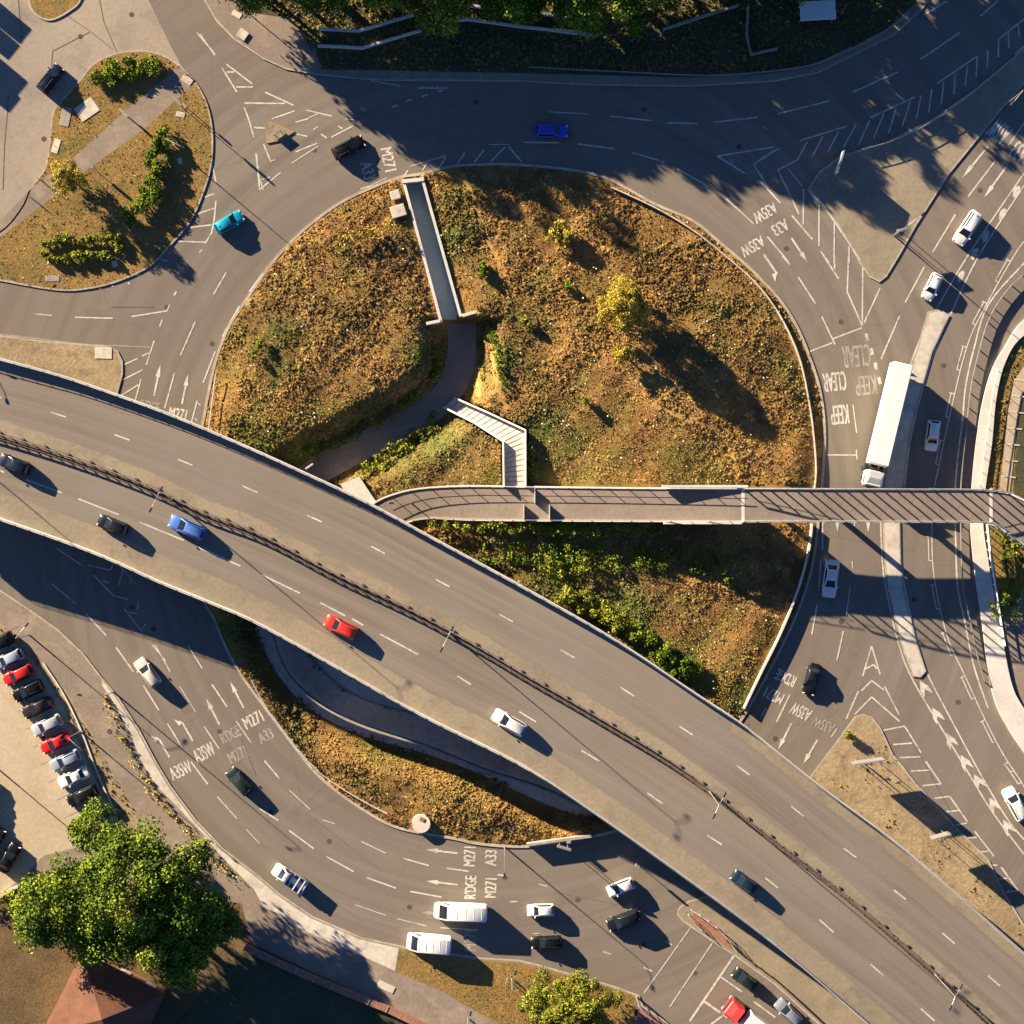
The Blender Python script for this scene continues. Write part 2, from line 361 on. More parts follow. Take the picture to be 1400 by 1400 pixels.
# ---------------------------------------------------------------- vegetation generators
def fastmesh(name, V, F, mat, green=None, tint=None, n=4, parent=None, loc=None, **kw):
    me = bpy.data.meshes.new(name); me.vertices.add(len(V)); me.vertices.foreach_set('co', np.asarray(V, np.float32).ravel())
    me.loops.add(len(F)*n); me.polygons.add(len(F)); me.loops.foreach_set('vertex_index', np.asarray(F, np.int32).ravel())
    me.polygons.foreach_set('loop_start', np.arange(0, len(F)*n, n, dtype=np.int32))
    me.update(calc_edges=True); me.materials.append(mat)
    o = bpy.data.objects.new(name, me); C.objects.link(o)
    if green is not None: attr(o, 'green', green)
    if tint is not None: attr(o, 'tint', tint)
    if parent: o.parent = parent
    if loc is not None: o.location = loc
    for k, v in kw.items(): o[k] = v
    return o
GOLD = [(640,635,45,.5),(860,640,90,.5),(780,640,60,.5),(840,525,45,.4),(770,330,40,.35),(960,900,80,.4),(880,820,60,.25),(560,1080,90,.25),(1040,480,80,.1),(460,420,90,-.05),(430,540,80,.1),(340,520,50,.3),(1080,620,40,.2)]
def gold(X, Y):
    o = np.zeros(np.shape(X))
    for x, y, r, a in GOLD: o = o+a*np.exp(-((X-x)**2+(Y-y)**2)/(r*r))
    return o+.16*np.sin(X*.06+2*np.sin(Y*.04))*np.sin(Y*.07+np.cos(X*.05))
def tufts(name, poly, N, hfun, mat, gfun, rad=(.12,.42), hgt=(.12,.5), excl=None, label=None, cat='grass'):
    P = np.array(poly); lo, hi = P.min(0), P.max(0)
    x = rng.uniform(lo[0], hi[0], N); y = rng.uniform(lo[1], hi[1], N)
    k = inside(poly, x, y)
    if excl is not None: k &= ~excl(x, y)
    x, y = x[k], y[k]; n = len(x); z = hfun(x, y); gr = gfun(x, y)
    cl = .5+.5*np.sin(x*.21+2*np.sin(y*.13))*np.sin(y*.23+2*np.sin(x*.11))
    sc = .55+.75*cl*rng.uniform(.5, 1.3, n)
    r = rng.uniform(*rad, n)*sc; h = rng.uniform(*hgt, n)*sc*(1+.5*gr); a0 = rng.uniform(0, 2*np.pi, n)
    fine = np.clip(1.15-1.1*np.clip(gold(x, y), -.2, .6)-.35*(np.sin(x*.035+1)*np.sin(y*.04+2) > .2), .68, 1.3) if N > 50000 else 1.0
    r = r*fine; h = h*fine
    wx, wy = (x-700)*.1*(H-z)/H, (700-y)*.1*(H-z)/H
    V = np.zeros((n, 6, 3)); 
    for i in range(5):
        t = a0+i*2*np.pi/5; rr = r*rng.uniform(.5, 1.4, n)
        V[:, i, 0] = wx+rr*np.cos(t); V[:, i, 1] = wy+rr*np.sin(t); V[:, i, 2] = z-.08
    V[:, 5, 0] = wx+rng.normal(0, .12, n); V[:, 5, 1] = wy+rng.normal(0, .12, n); V[:, 5, 2] = z+h
    b = np.arange(n)[:, None]*6
    F = np.concatenate([b+np.array([[i, (i+1) % 5, 5]]) for i in range(5)], 0)
    tint = np.repeat(np.clip(rng.normal(.45, .25, n)+gold(x, y), 0, 1), 6); gg = np.repeat(np.clip(gr+rng.normal(0, .12, n), 0, 1), 6)
    kw = dict(kind='stuff')
    if label: kw.update(label=label, category=cat)
    return fastmesh(name, V.reshape(-1, 3), F, mat, gg, tint, 3, **kw)
def leafcloud(blobs, per, size, flat=0.5):      # blobs: list of (x,y,z,rx,ry,rz); returns verts, faces, green, tint
    Vs = []; G = []; T = []
    for (cx, cy, cz, rx, ry, rz) in blobs:
        n = per; d = rng.normal(size=(n, 3)); d /= np.linalg.norm(d, axis=1)[:, None]
        d[:, 2] = np.where(d[:, 2] < -.3, -d[:, 2], d[:, 2])
        rad = rng.uniform(.55, 1.08, n)[:, None]
        c = d*rad*np.array([rx, ry, rz])+np.array([cx, cy, cz])
        nn = d+rng.normal(0, .75, (n, 3)); nn /= np.linalg.norm(nn, axis=1)[:, None]
        up = rng.normal(size=(n, 3)); u = np.cross(nn, up); u /= np.linalg.norm(u, axis=1)[:, None]; v = np.cross(nn, u)
        s = (size*rng.uniform(.5, 1.4, n))[:, None]; s2 = s*rng.uniform(.4, .9, n)[:, None]
        q = np.stack([c-u*s-v*s2*.4, c+u*s*.2-v*s2, c+u*s+v*s2*.3, c-u*s*.1+v*s2], 1)
        Vs.append(q.reshape(-1, 3)); g0 = rng.uniform(.1, 1)
        G.append(np.repeat(np.clip(g0+rng.normal(0, .15, n), 0, 1), 4)); T.append(np.repeat(rng.uniform(0, 1, n), 4))
    V = np.concatenate(Vs); F = np.arange(len(V)).reshape(-1, 4)
    return V, F, np.concatenate(G), np.concatenate(T)
def crown_blobs(R, Rz, zc, K, br, squash=0.75, ex=1.0, ey=1.0, full=False):
    out = []
    for i in range(K):
        d = rng.normal(size=3); d /= np.linalg.norm(d); d[2] = d[2]*.95 if full else abs(d[2])*1.0-.25
        lob = 1+.16*math.sin(3*math.atan2(d[1], d[0])+R)+.09*math.sin(7*math.atan2(d[1], d[0])+2*R)
        k = rng.uniform(.55, 1.0)*lob; b = br*rng.uniform(.6, 1.35)
        out.append((d[0]*k*R*ex, d[1]*k*R*ey, zc+d[2]*k*Rz, b, b, b*squash))
    return out
def trunk_mb(h, r, R, zc, nb=6):
    m = MB(); m.tube((0,0,-.3), (.1,.05,h*.5), r*1.25, r*.8, 10); m.tube((.1,.05,h*.5), (0,.1,zc+.5), r*.8, r*.3, 8)
    for i in range(nb):
        a = 2*math.pi*i/nb+.4; z0 = h*(.35+.3*(i % 3)/3)
        e = Vector((math.cos(a)*R*.55, math.sin(a)*R*.55, zc+R*.12*(i % 2)))
        m.tube((.08,.04,z0), e*.55+Vector((0,0,z0*.45)), r*.45, r*.25, 6); m.tube(e*.55+Vector((0,0,z0*.45)), e, r*.25, r*.06, 6)
    return m
def tree(px_, py_, R, h, label, mat, name='tree', K=60, br=1.3, per=110, leaf=.22, cat='tree', group=None, z=0.1, ex=1, ey=1, low=.35, full=False):
    zc = h*(.5+low*.3); Rz = h-zc-.3
    s = W(px_, py_, z); t = thing(name, label, cat, s, 0, group)
    V, F, G, T = leafcloud(crown_blobs(R, Rz, zc, K, br, ex=ex, ey=ey, full=full), per, leaf)
    fastmesh('crown', V, F, mat, G, T, parent=t)
    obj('trunk', trunk_mb(h, max(.12, R*.045), R, zc), M['bark'], t, world=False, smooth=True)
    return t
def shrub(px_, py_, R, h, label, mat, name='shrub', group=None, z=None, per=70, leaf=.14):
    if z is None: z = float(terr(np.array([float(px_)]), np.array([float(py_)]))[0])
    t = thing(name, label, 'shrub', W(px_, py_, z), 0, group)
    K = 7; bl = [(rng.normal(0, R*.4), rng.normal(0, R*.4), h*rng.uniform(.35, .7), R*.55, R*.55, h*.4) for _ in range(K)]
    V, F, G, T = leafcloud(bl, per, leaf); fastmesh('foliage', V, F, mat, G, T, parent=t)
    m = MB()
    for i in range(4):
        a = i*1.6; m.tube((0,0,-.1), (math.cos(a)*R*.4, math.sin(a)*R*.4, h*.6), .04, .015, 5)
    obj('stem', m, M['bark'], t, world=False); return t
def hedge(line, width, h, label, mat, name='hedge', cat='hedge', per=60, leaf=.15, step=7, hfun=None, zoff=0):
    pts = resample(cr(line, 6), step); bl = []; w2 = width/2
    for (x, y) in pts:
        z = float(hfun(x, y)) if hfun else 0.1
        for k in range(max(1, int(width/1.1))):
            q = W(x, y, z); r = rng.uniform(.45, .95)
            bl.append((q.x+rng.uniform(-w2, w2), q.y+rng.uniform(-w2, w2), z+zoff+h*rng.uniform(.3, .75), r, r, r*.7))
    V, F, G, T = leafcloud(bl, per, leaf); c = V.mean(0); c[2] = V[:, 2].min()
    return fastmesh(name, V-c, F, mat, G, T, loc=c.tolist(), label=label, category=cat)
terr1 = lambda x, y: terr(np.array([float(x)]), np.array([float(y)]))[0]
# meadow on the island
RAMPPOLY = [(600,548),(612,540),(722,588),(724,668),(688,668),(688,604)]
BRIDGEPOLY = [(505,690),(560,668),(700,660),(1130,662),(1130,718),(590,715),(550,715)]
WORN = [cr([(632,240),(648,275),(662,320),(684,362),(700,400)],4), cr([(893,552),(930,568),(965,580),(990,600),(1003,635),(1004,665)],4), cr([(640,450),(650,500),(655,540)],4), cr([(668,450),(676,500),(690,560)],4)]
def worn(x, y):
    o = np.zeros(np.shape(x), bool)
    for p_ in WORN: o |= segdist(p_, x, y, False) < 3.6
    return o & (rng.uniform(0, 1, np.shape(x)) < .85)
def exc(x, y):
    return worn(x, y) | (segdist(PATH, x, y, False) < 21) | (inside([(546,242),(552,252),(602,443),(633,436),(580,244)], x, y)) | inside(RAMPPOLY, x, y) | inside(BRIDGEPOLY, x, y) | (segdist(KERB, x, y) < 2.5)
tufts('meadow_grass', KERB, 230000, terr, M['grass'], greenness, rad=(.09,.32), hgt=(.05,.22), excl=exc, label='rough dry orange meadow grass with green patches covering the roundabout island')
# pale seed heads and flowers
n = 3600; x = rng.uniform(280, 1125, n); y = rng.uniform(230, 1150, n)
dens = greenness(x, y)*.7+.12+.5*np.exp(-((x-900)**2+(y-600)**2)/200**2)*.5
k = inside(KERB, x, y) & ~exc(x, y) & (rng.uniform(0, 1, n) < dens); x, y = x[k], y[k]; n = len(x)
z = terr(x, y)+rng.uniform(.3, .6, n); wx, wy = (x-700)*.1*(H-z)/H, (700-y)*.1*(H-z)/H; r = rng.uniform(.05, .13, n)
V = np.zeros((n, 4, 3))
for i in range(4):
    t = rng.uniform(0, 1, n)*.6+i*np.pi/2; V[:, i, 0] = wx+r*np.cos(t); V[:, i, 1] = wy+r*np.sin(t); V[:, i, 2] = z+rng.normal(0, .05, n)
fastmesh('seed_heads', V.reshape(-1, 3), np.arange(n*4).reshape(-1, 4), M['flower'], kind='stuff', label='pale seed heads and small flowers dotted over the island meadow', category='flowers')
# sunken footpath
m = MB(); pw = wp(PATH, LOW); m.strip(pw, 3.9, LOW); struct('footpath', m, M['pave'])
m = MB(); m.strip(wp(PATH[44:], LOW+.004), 5.0, LOW+.004); struct('cycle_path', m, M['conc'])
m = MB(); m.poly([wp(cr([(420,880),(450,925),(492,953),(532,966),(592,982),(640,1000),(700,1030),(740,1045),(700,990),(560,920),(450,860)],3), -1.62)], -1.62); struct('paved_bank', m, M['conc'])
# ---------------------------------------------------------------- verges, islands, pavements (slabs with kerb faces)
def slab(name, pts, z, mat, kerb=True, n=5, closed=True, depth=None, smooth_=True, kc='kerb'):
    P = wp(cr(pts, n, True) if smooth_ else pts); m = MB(); m.poly([P], z, 0, depth if depth is not None else z)
    o = struct(name, m, mat)
    if kerb: 
        k = MB(); k.strip(P+[P[0]], 0.22, z+0.006, 0.02); struct(kc, k, M['kerb'])
    return P
TL = [(-60,372),(-60,342),(0,318),(30,285),(43,257),(64,224),(72,160),(80,144),(110,110),(126,90),(154,75),(190,70),(219,75),(244,89),(267,113),(283,144),(290,180),(289,221),(280,257),(260,303),(231,337),(206,363),(165,383),(123,394),(77,396),(0,383)]
slab('verge', TL, .12, M['mown'])
slab('verge', [(38,-40),(40,0),(45,15),(60,26),(75,26),(95,15),(110,0),(118,-40)], .12, M['mown'])
m = MB(); m.poly([wp([(-80,350),(-60,338),(0,303),(46,255),(97,219),(180,144),(231,103),(244,90),(268,112),(255,124),(200,175),(124,229),(75,268),(15,314),(0,326),(-80,372)])], .126); struct('footpath', m, M['pave'])
# pale older surfacing in the top-left yard road
m = MB(); m.poly([wp([(-300,-300),(200,-300),(203,0),(232,60),(252,98),(219,76),(190,71),(154,76),(126,91),(110,111),(80,145),(72,160),(64,224),(43,257),(30,285),(0,318),(-300,420)])], .004); struct('access_road', m, M['pale_road'])
TOP = [(262,-300),(280,0),(296,28),(321,54),(360,80),(391,94),(435,102),(484,107),(530,110),(607,110),(710,111),(803,116),(944,118),(1060,111),(1117,100),(1184,67),(1220,49),(1258,15),(1269,0),(1330,-300)]
slab('pavement', TOP, .12, M['pave'], smooth_=False)
m = MB(); m.poly([wp([(310,-300),(322,0),(345,18),(395,25),(430,60),(440,95),(700,100),(944,106),(1060,100),(1112,88),(1176,58),(1212,40),(1250,6),(1258,-10),(1310,-300)])], .126); struct('verge_grass', m, M['shademown'])  # verge under the trees, its shade partly painted into the grass colour
NE = [(1104,260),(1120,236),(1150,213),(1207,198),(1271,167),(1333,123),(1400,67),(1450,30),(1450,60),(1400,113),(1372,145),(1297,237),(1251,309),(1228,350),(1211,378),(1202,385),(1189,378),(1176,360),(1161,332),(1143,303),(1122,280)]
slab('traffic_island', NE, .12, M['shoulder'], smooth_=False)
slab('traffic_island', [(-80,440),(0,459),(60,467),(112,471),(150,475),(160,480),(167,494),(167,512),(158,545),(150,640),(-80,600)], .12, M['tan'], smooth_=False)
SW = [(-400,740),(-60,778),(0,807),(39,833),(80,862),(113,893),(139,927),(159,950),(190,998),(214,1043),(234,1076),(267,1120),(306,1161),(355,1199),(383,1223),(427,1253),(494,1282),(569,1298),(659,1310),(710,1313),(739,1320),(795,1336),(841,1349),(873,1361),(879,1376),(915,1400),(975,1440),(1000,1700),(-400,1700)]
SWp = slab('pavement', SW, .12, M['pave'], smooth_=False)
def sheet(name, pts, z, mat, sm_=False, n=5):
    m = MB(); m.poly([wp(cr(pts, n, True) if sm_ else pts)], z); return struct(name, m, mat)
sheet('footway', [(140,930),(158,953),(188,1000),(212,1045),(232,1078),(265,1122),(304,1163),(353,1201),(381,1225),(425,1255),(492,1284),(545,1296),(540,1327),(473,1297),(414,1271),(360,1238),(347,1215),(308,1176),(283,1148),(248,1108),(213,1073),(193,1040),(180,1006),(160,968),(140,937)], .126, M['conc'])
sheet('verge_grass', [(546,1297),(569,1301),(659,1313),(710,1316),(739,1323),(795,1339),(841,1352),(868,1362),(872,1378),(850,1500),(760,1500),(684,1400),(658,1387),(607,1356),(541,1328)], .126, M['mown'])
sheet('verge_grass', [(-60,835),(0,852),(30,872),(60,905),(95,950),(125,1000),(150,1050),(185,1110),(200,1150),(150,1130),(118,1040),(90,970),(60,920),(30,890),(0,875),(-60,860)], .126, M['tan'])
sheet('car_park', [(-300,780),(-60,850),(0,868),(28,885),(58,920),(85,962),(112,1025),(140,1085),(165,1125),(140,1150),(60,1170),(30,1200),(0,1222),(-300,1400)], .130, M['lot'])
sheet('verge_grass', [(-300,1405),(0,1228),(60,1190),(120,1200),(330,1235),(345,1290),(300,1420),(200,1700),(-300,1700)], .126, M['dull'])
sheet('service_yard', [(345,1290),(430,1330),(530,1375),(600,1410),(650,1700),(200,1700),(240,1400),(300,1330)], .130, M['shademown'])  # the big tree's shade is put into this dark ground colour
sheet('red_paving', [(879,1378),(915,1402),(975,1442),(990,1500),(900,1500),(872,1400),(868,1380)], .126, M['brick'])
# splitter below the flyover and strip beside it
slab('traffic_island', [(943,1232),(930,1240),(926,1249),(933,1258),(947,1268),(990,1297),(1006,1307),(1060,1346),(1120,1400),(1260,1520),(1500,1700),(1600,1560),(1187,1380),(1060,1272),(980,1222)], .12, M['shoulder'], smooth_=False)
sheet('red_paving', [(948,1246),(960,1252),(985,1270),(1000,1288),(1003,1300),(988,1290),(965,1274),(945,1260)], .126, M['brick'])
# grass triangle east of the flyover
slab('verge', [(1180,977),(1169,980),(1140,1020),(1117,1050),(1098,1076),(1220,1200),(1480,1420),(1480,1345),(1400,1266),(1372,1220),(1351,1176),(1313,1138),(1277,1099),(1252,1072),(1235,1050),(1220,1032),(1203,995),(1192,981)], .12, M['tan'], smooth_=False)
# long pale median in the east road
slab('median_strip', [(1269,427),(1259,461),(1248,497),(1231,560),(1216,620),(1208,669),(1207,713),(1210,775),(1215,808),(1230,875),(1248,924),(1258,925),(1265,918),(1251,875),(1235,808),(1230,767),(1229,713),(1233,669),(1243,594),(1259,530),(1274,479),(1297,431),(1285,424)], .14, M['conc'], smooth_=False)
# east side: pale footway along the wall, grass, planked walk, dark lane
EW_L = [(1470,395),(1400,437),(1372,476),(1354,509),(1341,556),(1333,607),(1327,669),(1325,713),(1329,760),(1336,813),(1343,862),(1349,911),(1361,963),(1380,1000),(1400,1030),(1450,1100)]
EW_R = [(1470,420),(1400,458),(1374,494),(1361,545),(1355,607),(1346,669),(1343,713),(1349,760),(1359,819),(1369,870),(1382,934),(1400,970),(1450,1040)]
m = MB(); m.poly([wp(cr(EW_L, 5)+cr(EW_R, 5)[::-1])], .45, 0, .45); obj('retaining_wall', m, M['coping'], label='broad pale concrete wall curving along the east edge of the slip road', cat='wall')
sheet('verge_grass', [(1470,422),(1400,461),(1375,496),(1362,545),(1356,607),(1347,669),(1344,713),(1350,760),(1360,819),(1370,870),(1383,934),(1401,970),(1470,1060),(1900,1060),(1900,422)], .10, M['mown'])
sheet('pavement', [(1402,498),(1386,520),(1378,560),(1373,610),(1366,669),(1362,690),(1378,690),(1384,640),(1390,580),(1400,530),(1420,500)], .16, M['lot'])
m = MB()
for i in range(8):
    y = 520+i*22; xl = 1388-(y-520)*.13; q = W(xl+8, y); m.box((q.x, q.y, .17), (1.9, .18, .04), math.radians(-6))
struct('pavement_joints', m, M['conc'])
sheet('service_lane', [(1424,470),(1402,520),(1392,580),(1387,640),(1384,690),(1395,720),(1600,720),(1600,470)], .12, M['shademown'])  # dark tone paints in the shade lying beyond the walk
sheet('pavement', [(1372,850),(1400,800),(1500,780),(1500,1060),(1470,1058),(1402,972),(1384,932)], .12, M['pave'])
# ---------------------------------------------------------------- painted markings
mk = MB(); mf = MB()
def line(mb, pts, w=.2, z=.010): mb.strip(wp(pts), w, mz(z))
def segs(cx, cy, L, w=.2, mb=None, z=.010):
    for s in L:
        line(mb or mk, crop(cx, cy, [(s[0], s[1]), (s[2], s[3])]), s[4] if len(s) > 4 else w, z)
ISL = .136
segs(0, 0, [(1045,170,1145,290),(1065,180,1142,296,.14),(1180,360,1260,490),(1205,342,1340,445),(1255,463,1345,462),(1205,383,1245,383),(1300,548,1400,548),(1298,570,1325,640),(1325,640,1350,730),(1350,678,1400,680),(1365,825,1378,945),(1378,945,1400,1010,.15),(1130,880,1148,970),(1148,1068,1140,1160),(1140,1160,1125,1240),(1125,1240,1090,1295),(1085,1050,1138,1030),(1050,1137,1138,1108),(1005,1210,1125,1196),(945,1283,1090,1288),(1060,1345,1075,1325,.15)])
segs(350, 0, [(48,490,200,560),(0,550,155,550),(85,632,205,590),(210,650,280,630),(265,585,405,618),(280,625,330,605,.15),(475,632,525,638,.15),(435,668,460,685),(400,730,515,670),(185,705,272,725),(305,690,330,672,.15),(345,712,378,735),(210,808,325,762),(190,868,330,776,.15),(40,765,80,862),(80,855,103,850,.15),(0,815,20,1008),(20,1008,130,918),(30,955,75,942),(0,680,48,682),
  (315,1180,470,1068),(555,1005,605,990,.15),(605,990,695,945,.12),(820,885,1005,828,.14),(790,932,808,905),(885,905,908,868),(975,890,1008,835),(1072,872,1110,812),(1160,862,1215,795),(1250,858,1322,782),(1345,782,1400,848),(1240,768,1345,768,.12),
  (340,395,525,415,.16),(605,410,615,430,.14),(615,430,768,457,.16),(860,468,1025,468,.16),(880,455,885,475,.14),(965,455,968,475,.14),(725,568,755,560),(800,538,830,528),(880,512,915,505),(970,487,995,480)])
segs(700, 0, [(200,595,405,606,.15),(522,618,742,641),(823,653,985,657),(1073,650,1308,623),(62,757,250,759),(352,766,540,790),(640,812,810,862),(880,898,1048,993),(1138,1056,1220,1130),(1220,1130,1285,1190,.15),(0,800,50,858),(1092,830,1390,782),(1092,830,1238,922),(1160,850,1175,868,.12),(1390,800,1285,873),(1285,873,1360,1000)])
segs(1040, 0, [(870,80,990,5),(1170,85,1260,5),(850,315,1060,172),(490,490,730,382),(88,606,362,537),
  (1270,205,1400,100),(1368,125,1375,195),(1316,172,1320,255),(1265,205,1263,305),(1207,268,1205,360),(1150,300,1146,408),(940,443,1152,298),(1100,348,1087,458),(1035,395,1027,502),(973,435,960,555),(910,472,893,598),(852,508,827,636),(795,540,752,672),(720,575,680,708),(655,605,600,735),(585,625,820,515),(580,640,520,768),(505,665,440,782),(413,700,358,808),(330,725,273,835),(248,752,192,857),(208,748,460,670),
  (90,903,185,855),(90,903,205,1140),(135,885,222,990,.14),(228,1005,226,1195),(165,1145,275,1273),(0,790,70,783,.15),(0,850,98,790),(0,925,38,1000),(0,965,105,1080),
  (310,1090,310,1308),(392,1185,390,1400),(470,1310,470,1400),(35,1258,150,1395,.2),(20,1365,50,1400),(318,1335,365,1400),
  (1400,655,1318,772),(1245,858,1103,1045),(1035,1140,915,1340)])
segs(1040, 0, [(255,1008,330,1090),(330,1090,530,1385,.18)], z=ISL)
segs(1040, 0, [(520,808,648,766,.18),(690,748,910,640),(910,640,1140,482),(1350,290,1400,245)], z=ISL)
segs(1040, 350, [(20,0,90,95),(115,0,155,45),(200,112,292,255),(325,322,395,470),(335,0,415,122),(393,0,393,68),(467,0,460,190),(543,40,540,370),(460,190,540,370),(250,512,380,462),(385,440,538,382),(635,170,550,355),(870,58,768,248),(738,320,640,548),(490,790,510,940,.14),(350,1058,508,1058,.16),(508,1030,512,1080,.14),
  (1115,380,1245,150,.01)])
for p in [((560,412),(570,452)),((587,490),(594,525)),((608,567),(616,605)),((627,645),(636,682))]: line(mk, crop(1040,350,list(p)), .42)
segs(0, 350, [(398,326,600,331),(185,308,275,316,.14),(698,322,888,292),(888,292,903,258),(850,375,863,338,.25),(820,450,778,580),(925,210,938,190,.25),(750,655,718,772),(650,582,732,545),(755,532,800,512),(640,665,760,605),(640,745,735,685),(928,622,876,810),(1038,350,960,528),(1203,88,1135,205),(1325,190,1400,90),(1273,265,1182,430),(1145,508,1080,675),(1050,765,1018,885),(1050,780,1068,795,.14),(1035,860,1050,878,.14),(1180,440,1186,458,.14),
  (848,12,892,30,.14),(720,105,745,98),(680,140,690,150),(590,162,605,160),(525,175,540,172)])
segs(0, 690, [(300,230,432,322,.15),(468,322,588,348,.15),(600,315,588,348,.15),(498,375,607,488,.15),(655,345,630,428,.15),(545,405,585,417,.14),(700,395,692,418,.14),(615,486,682,504,.15),(662,555,755,675,.15),(735,525,728,560,.15),(685,572,728,580,.15),(755,660,775,635,.14),(275,420,400,525,.14),(455,578,565,695),(617,758,710,888),(810,745,880,830,.15),(825,745,905,888,.15),(1000,750,1075,870,.16),(763,962,845,1093),(890,1163,968,1290),(1127,955,1207,1075),(1255,1150,1335,1265,.16),(1085,1178,1165,1298,.16),(955,965,1040,1103,.1),(640,328,720,420,.1)])
segs(0, 1040, [(1015,5,1105,125),(1155,190,1260,308,.15),(1310,365,1380,440,.12)])
segs(350, 1040, [(45,0,125,95),(175,370,308,468),(375,510,520,590),(590,622,745,678),(820,695,985,725),(785,520,920,558),(1015,572,1130,588),(1285,606,1320,611),(355,315,420,335,.12),(560,430,690,492,.14),(175,155,290,260,.12),(525,765,690,822,.12),(750,840,905,878,.12),(980,888,1180,900,.14),(20,255,120,318),(1350,750,1390,750,.15)])
segs(700, 1040, [(0,748,28,748,.15),(140,655,190,668,.12),(485,1015,528,1030),(700,1098,745,1120),(818,960,852,982),(955,880,700,1238,.16),(1070,962,838,1310,.16),(1185,1030,945,1385,.32),(1110,1150,1225,1230),(1285,1280,1400,1365),(1015,1275,1145,1365,.3),(1170,1320,1060,1400,.3),(110,920,145,918,.12)])
segs(1040, 690, [(330,90,328,240),(320,295,308,458,.16),(300,532,272,690),(500,90,498,115,.15),(485,300,490,340,.12),(475,440,455,590,.12),(440,672,405,830),(590,752,542,912),(590,752,635,902),(560,872,600,850),(600,850,618,872),(535,990,590,935),(590,935,655,985),(658,965,735,1115),(500,1115,590,1022),(590,1022,738,1152),(520,990,455,1140),(635,1203,765,1177),(765,1177,852,1318),(705,1275,805,1268),(740,1345,852,1340),(875,1365,900,1400),(155,1010,85,1155),(30,1080,0,1130),(245,900,272,862,.01),(375,1235,405,1190,.14)])
segs(1040, 1040, [(880,5,960,125),(800,55,900,50),(860,133,960,123),(925,200,1005,190),(1005,190,1100,325),(985,272,1050,265),(1040,342,1098,332),(1138,375,1240,508),(1090,412,1150,408),(1150,487,1210,482),(1195,557,1258,555),(1245,630,1312,625),(1278,565,1368,690),(1305,698,1368,692),(1390,768,1400,768,.15),(1330,60,1350,50,.14)])
# east road long lines
line(mk, cr([(1400,237),(1323,350),(1279,425),(1262,456),(1246,495),(1229,560),(1214,620),(1205,669),(1204,713),(1207,775),(1212,808),(1227,875),(1246,926),(1285,992),(1320,1050),(1356,1109),(1400,1168)], 5), .2)
line(mk, cr([(1400,254),(1338,350),(1299,431),(1278,479),(1262,530),(1246,594),(1236,669),(1232,713),(1233,767),(1238,808),(1254,875),(1267,919),(1300,983),(1336,1050),(1374,1115),(1400,1148)], 5), .2)
line(mk, cr([(1420,340),(1400,360),(1351,417),(1331,479),(1320,530),(1316,574),(1310,620),(1306,669),(1306,713),(1309,800),(1318,844),(1331,909),(1351,968)], 5), .22)
LB = cr([(1400,330),(1385,352),(1351,412),(1323,471),(1300,561),(1283,640),(1277,669),(1274,713),(1277,788),(1295,870),(1318,921),(1345,980),(1372,1032),(1400,1075),(1430,1130)], 6)
line(mk, LB, .16)
rs = resample(LB, 33)
for i in range(1, len(rs)-1, 2):
    a, b = rs[i], rs[i+1]; dx, dy = b[0]-a[0], b[1]-a[1]; L = math.hypot(dx, dy); nx, ny = dy/L*5, -dx/L*5
    if ny < 0 and nx > 0: pass
    nx, ny = (-abs(nx), ny if nx < 0 else -ny)
    line(mk, [(a[0]+nx,a[1]+ny),(b[0]+nx,b[1]+ny)], .16); line(mk, [a,(a[0]+nx*1.5,a[1]+ny*1.5)], .16); line(mk, [b,(b[0]+nx,b[1]+ny)], .14)
# white patches between the double lines (chevrons and dots)
def chev(c, d, wid, ln):
    d = Vector((d[0], d[1], 0)).normalized(); nn = Vector((-d.y, d.x, 0)); c = Vector((c[0], c[1], 0))
    P = [c+nn*wid/2-d*ln*.2, c+d*ln*.45, c-nn*wid/2-d*ln*.2, c-nn*wid/2-d*ln*.75, c-d*ln*.25, c+nn*wid/2-d*ln*.75]
    mk.poly([[tuple(W(p.x, p.y)[:2]) for p in P]], mz(.010))
for c in [(1262,938),(1279,975),(1298,1010),(1318,1040),(1336,1066),(1357,1098),(1376,1128)]: chev(c, (-.5,-.85), 13, 20)
for c in [(1347,323),(1370,293),(1389,262),(1332,347),(1313,378)]:
    q = wp(cr([(c[0]-4,c[1]+7),(c[0]+1,c[1]+7),(c[0]+6,c[1]-4),(c[0]+3,c[1]-8),(c[0]-3,c[1]-3)], 3, True)); mk.poly([q], mz(.010))
# kerb-side edge lines round the roundabout
line(mf, crop(0,350,[(0,415),(200,440),(440,470),(800,485)]), .18)
line(mf, crop(700,1040,[(880,800),(905,765),(945,745)]), .2)
# arrows
def arrow(c, d, ln, bend=0, w=.26, mb=None):
    mb = mb or mk
    d = Vector((d[0], d[1], 0)).normalized(); nn = Vector((-d.y, d.x, 0)); c = Vector((c[0], c[1], 0)); a = c-d*ln/2; t = c+d*ln/2
    h0 = t-d*ln*.38
    if not bend:
        P = [a+nn*w*5, h0+nn*w*5, h0+nn*3.4, t, h0-nn*3.4, h0-nn*w*5, a-nn*w*5]
        mb.poly([[tuple(W(p.x, p.y)[:2]) for p in P]], mz(.010))
    else:
        e = c+d*ln*.2; e2 = e+d*ln*.22+nn*bend*5
        line(mb, [a, e], w); line(mb, [e, e+d*ln*.12+nn*bend*3], w)
        q = e+d*ln*.1+nn*bend*3; P = [q-nn*bend*3-d*ln*.05, e2+nn*bend*3+d*2, q+nn*bend*3-d*ln*.12]
        mb.poly([[tuple(W(p.x, p.y)[:2]) for p in P]], mz(.014))
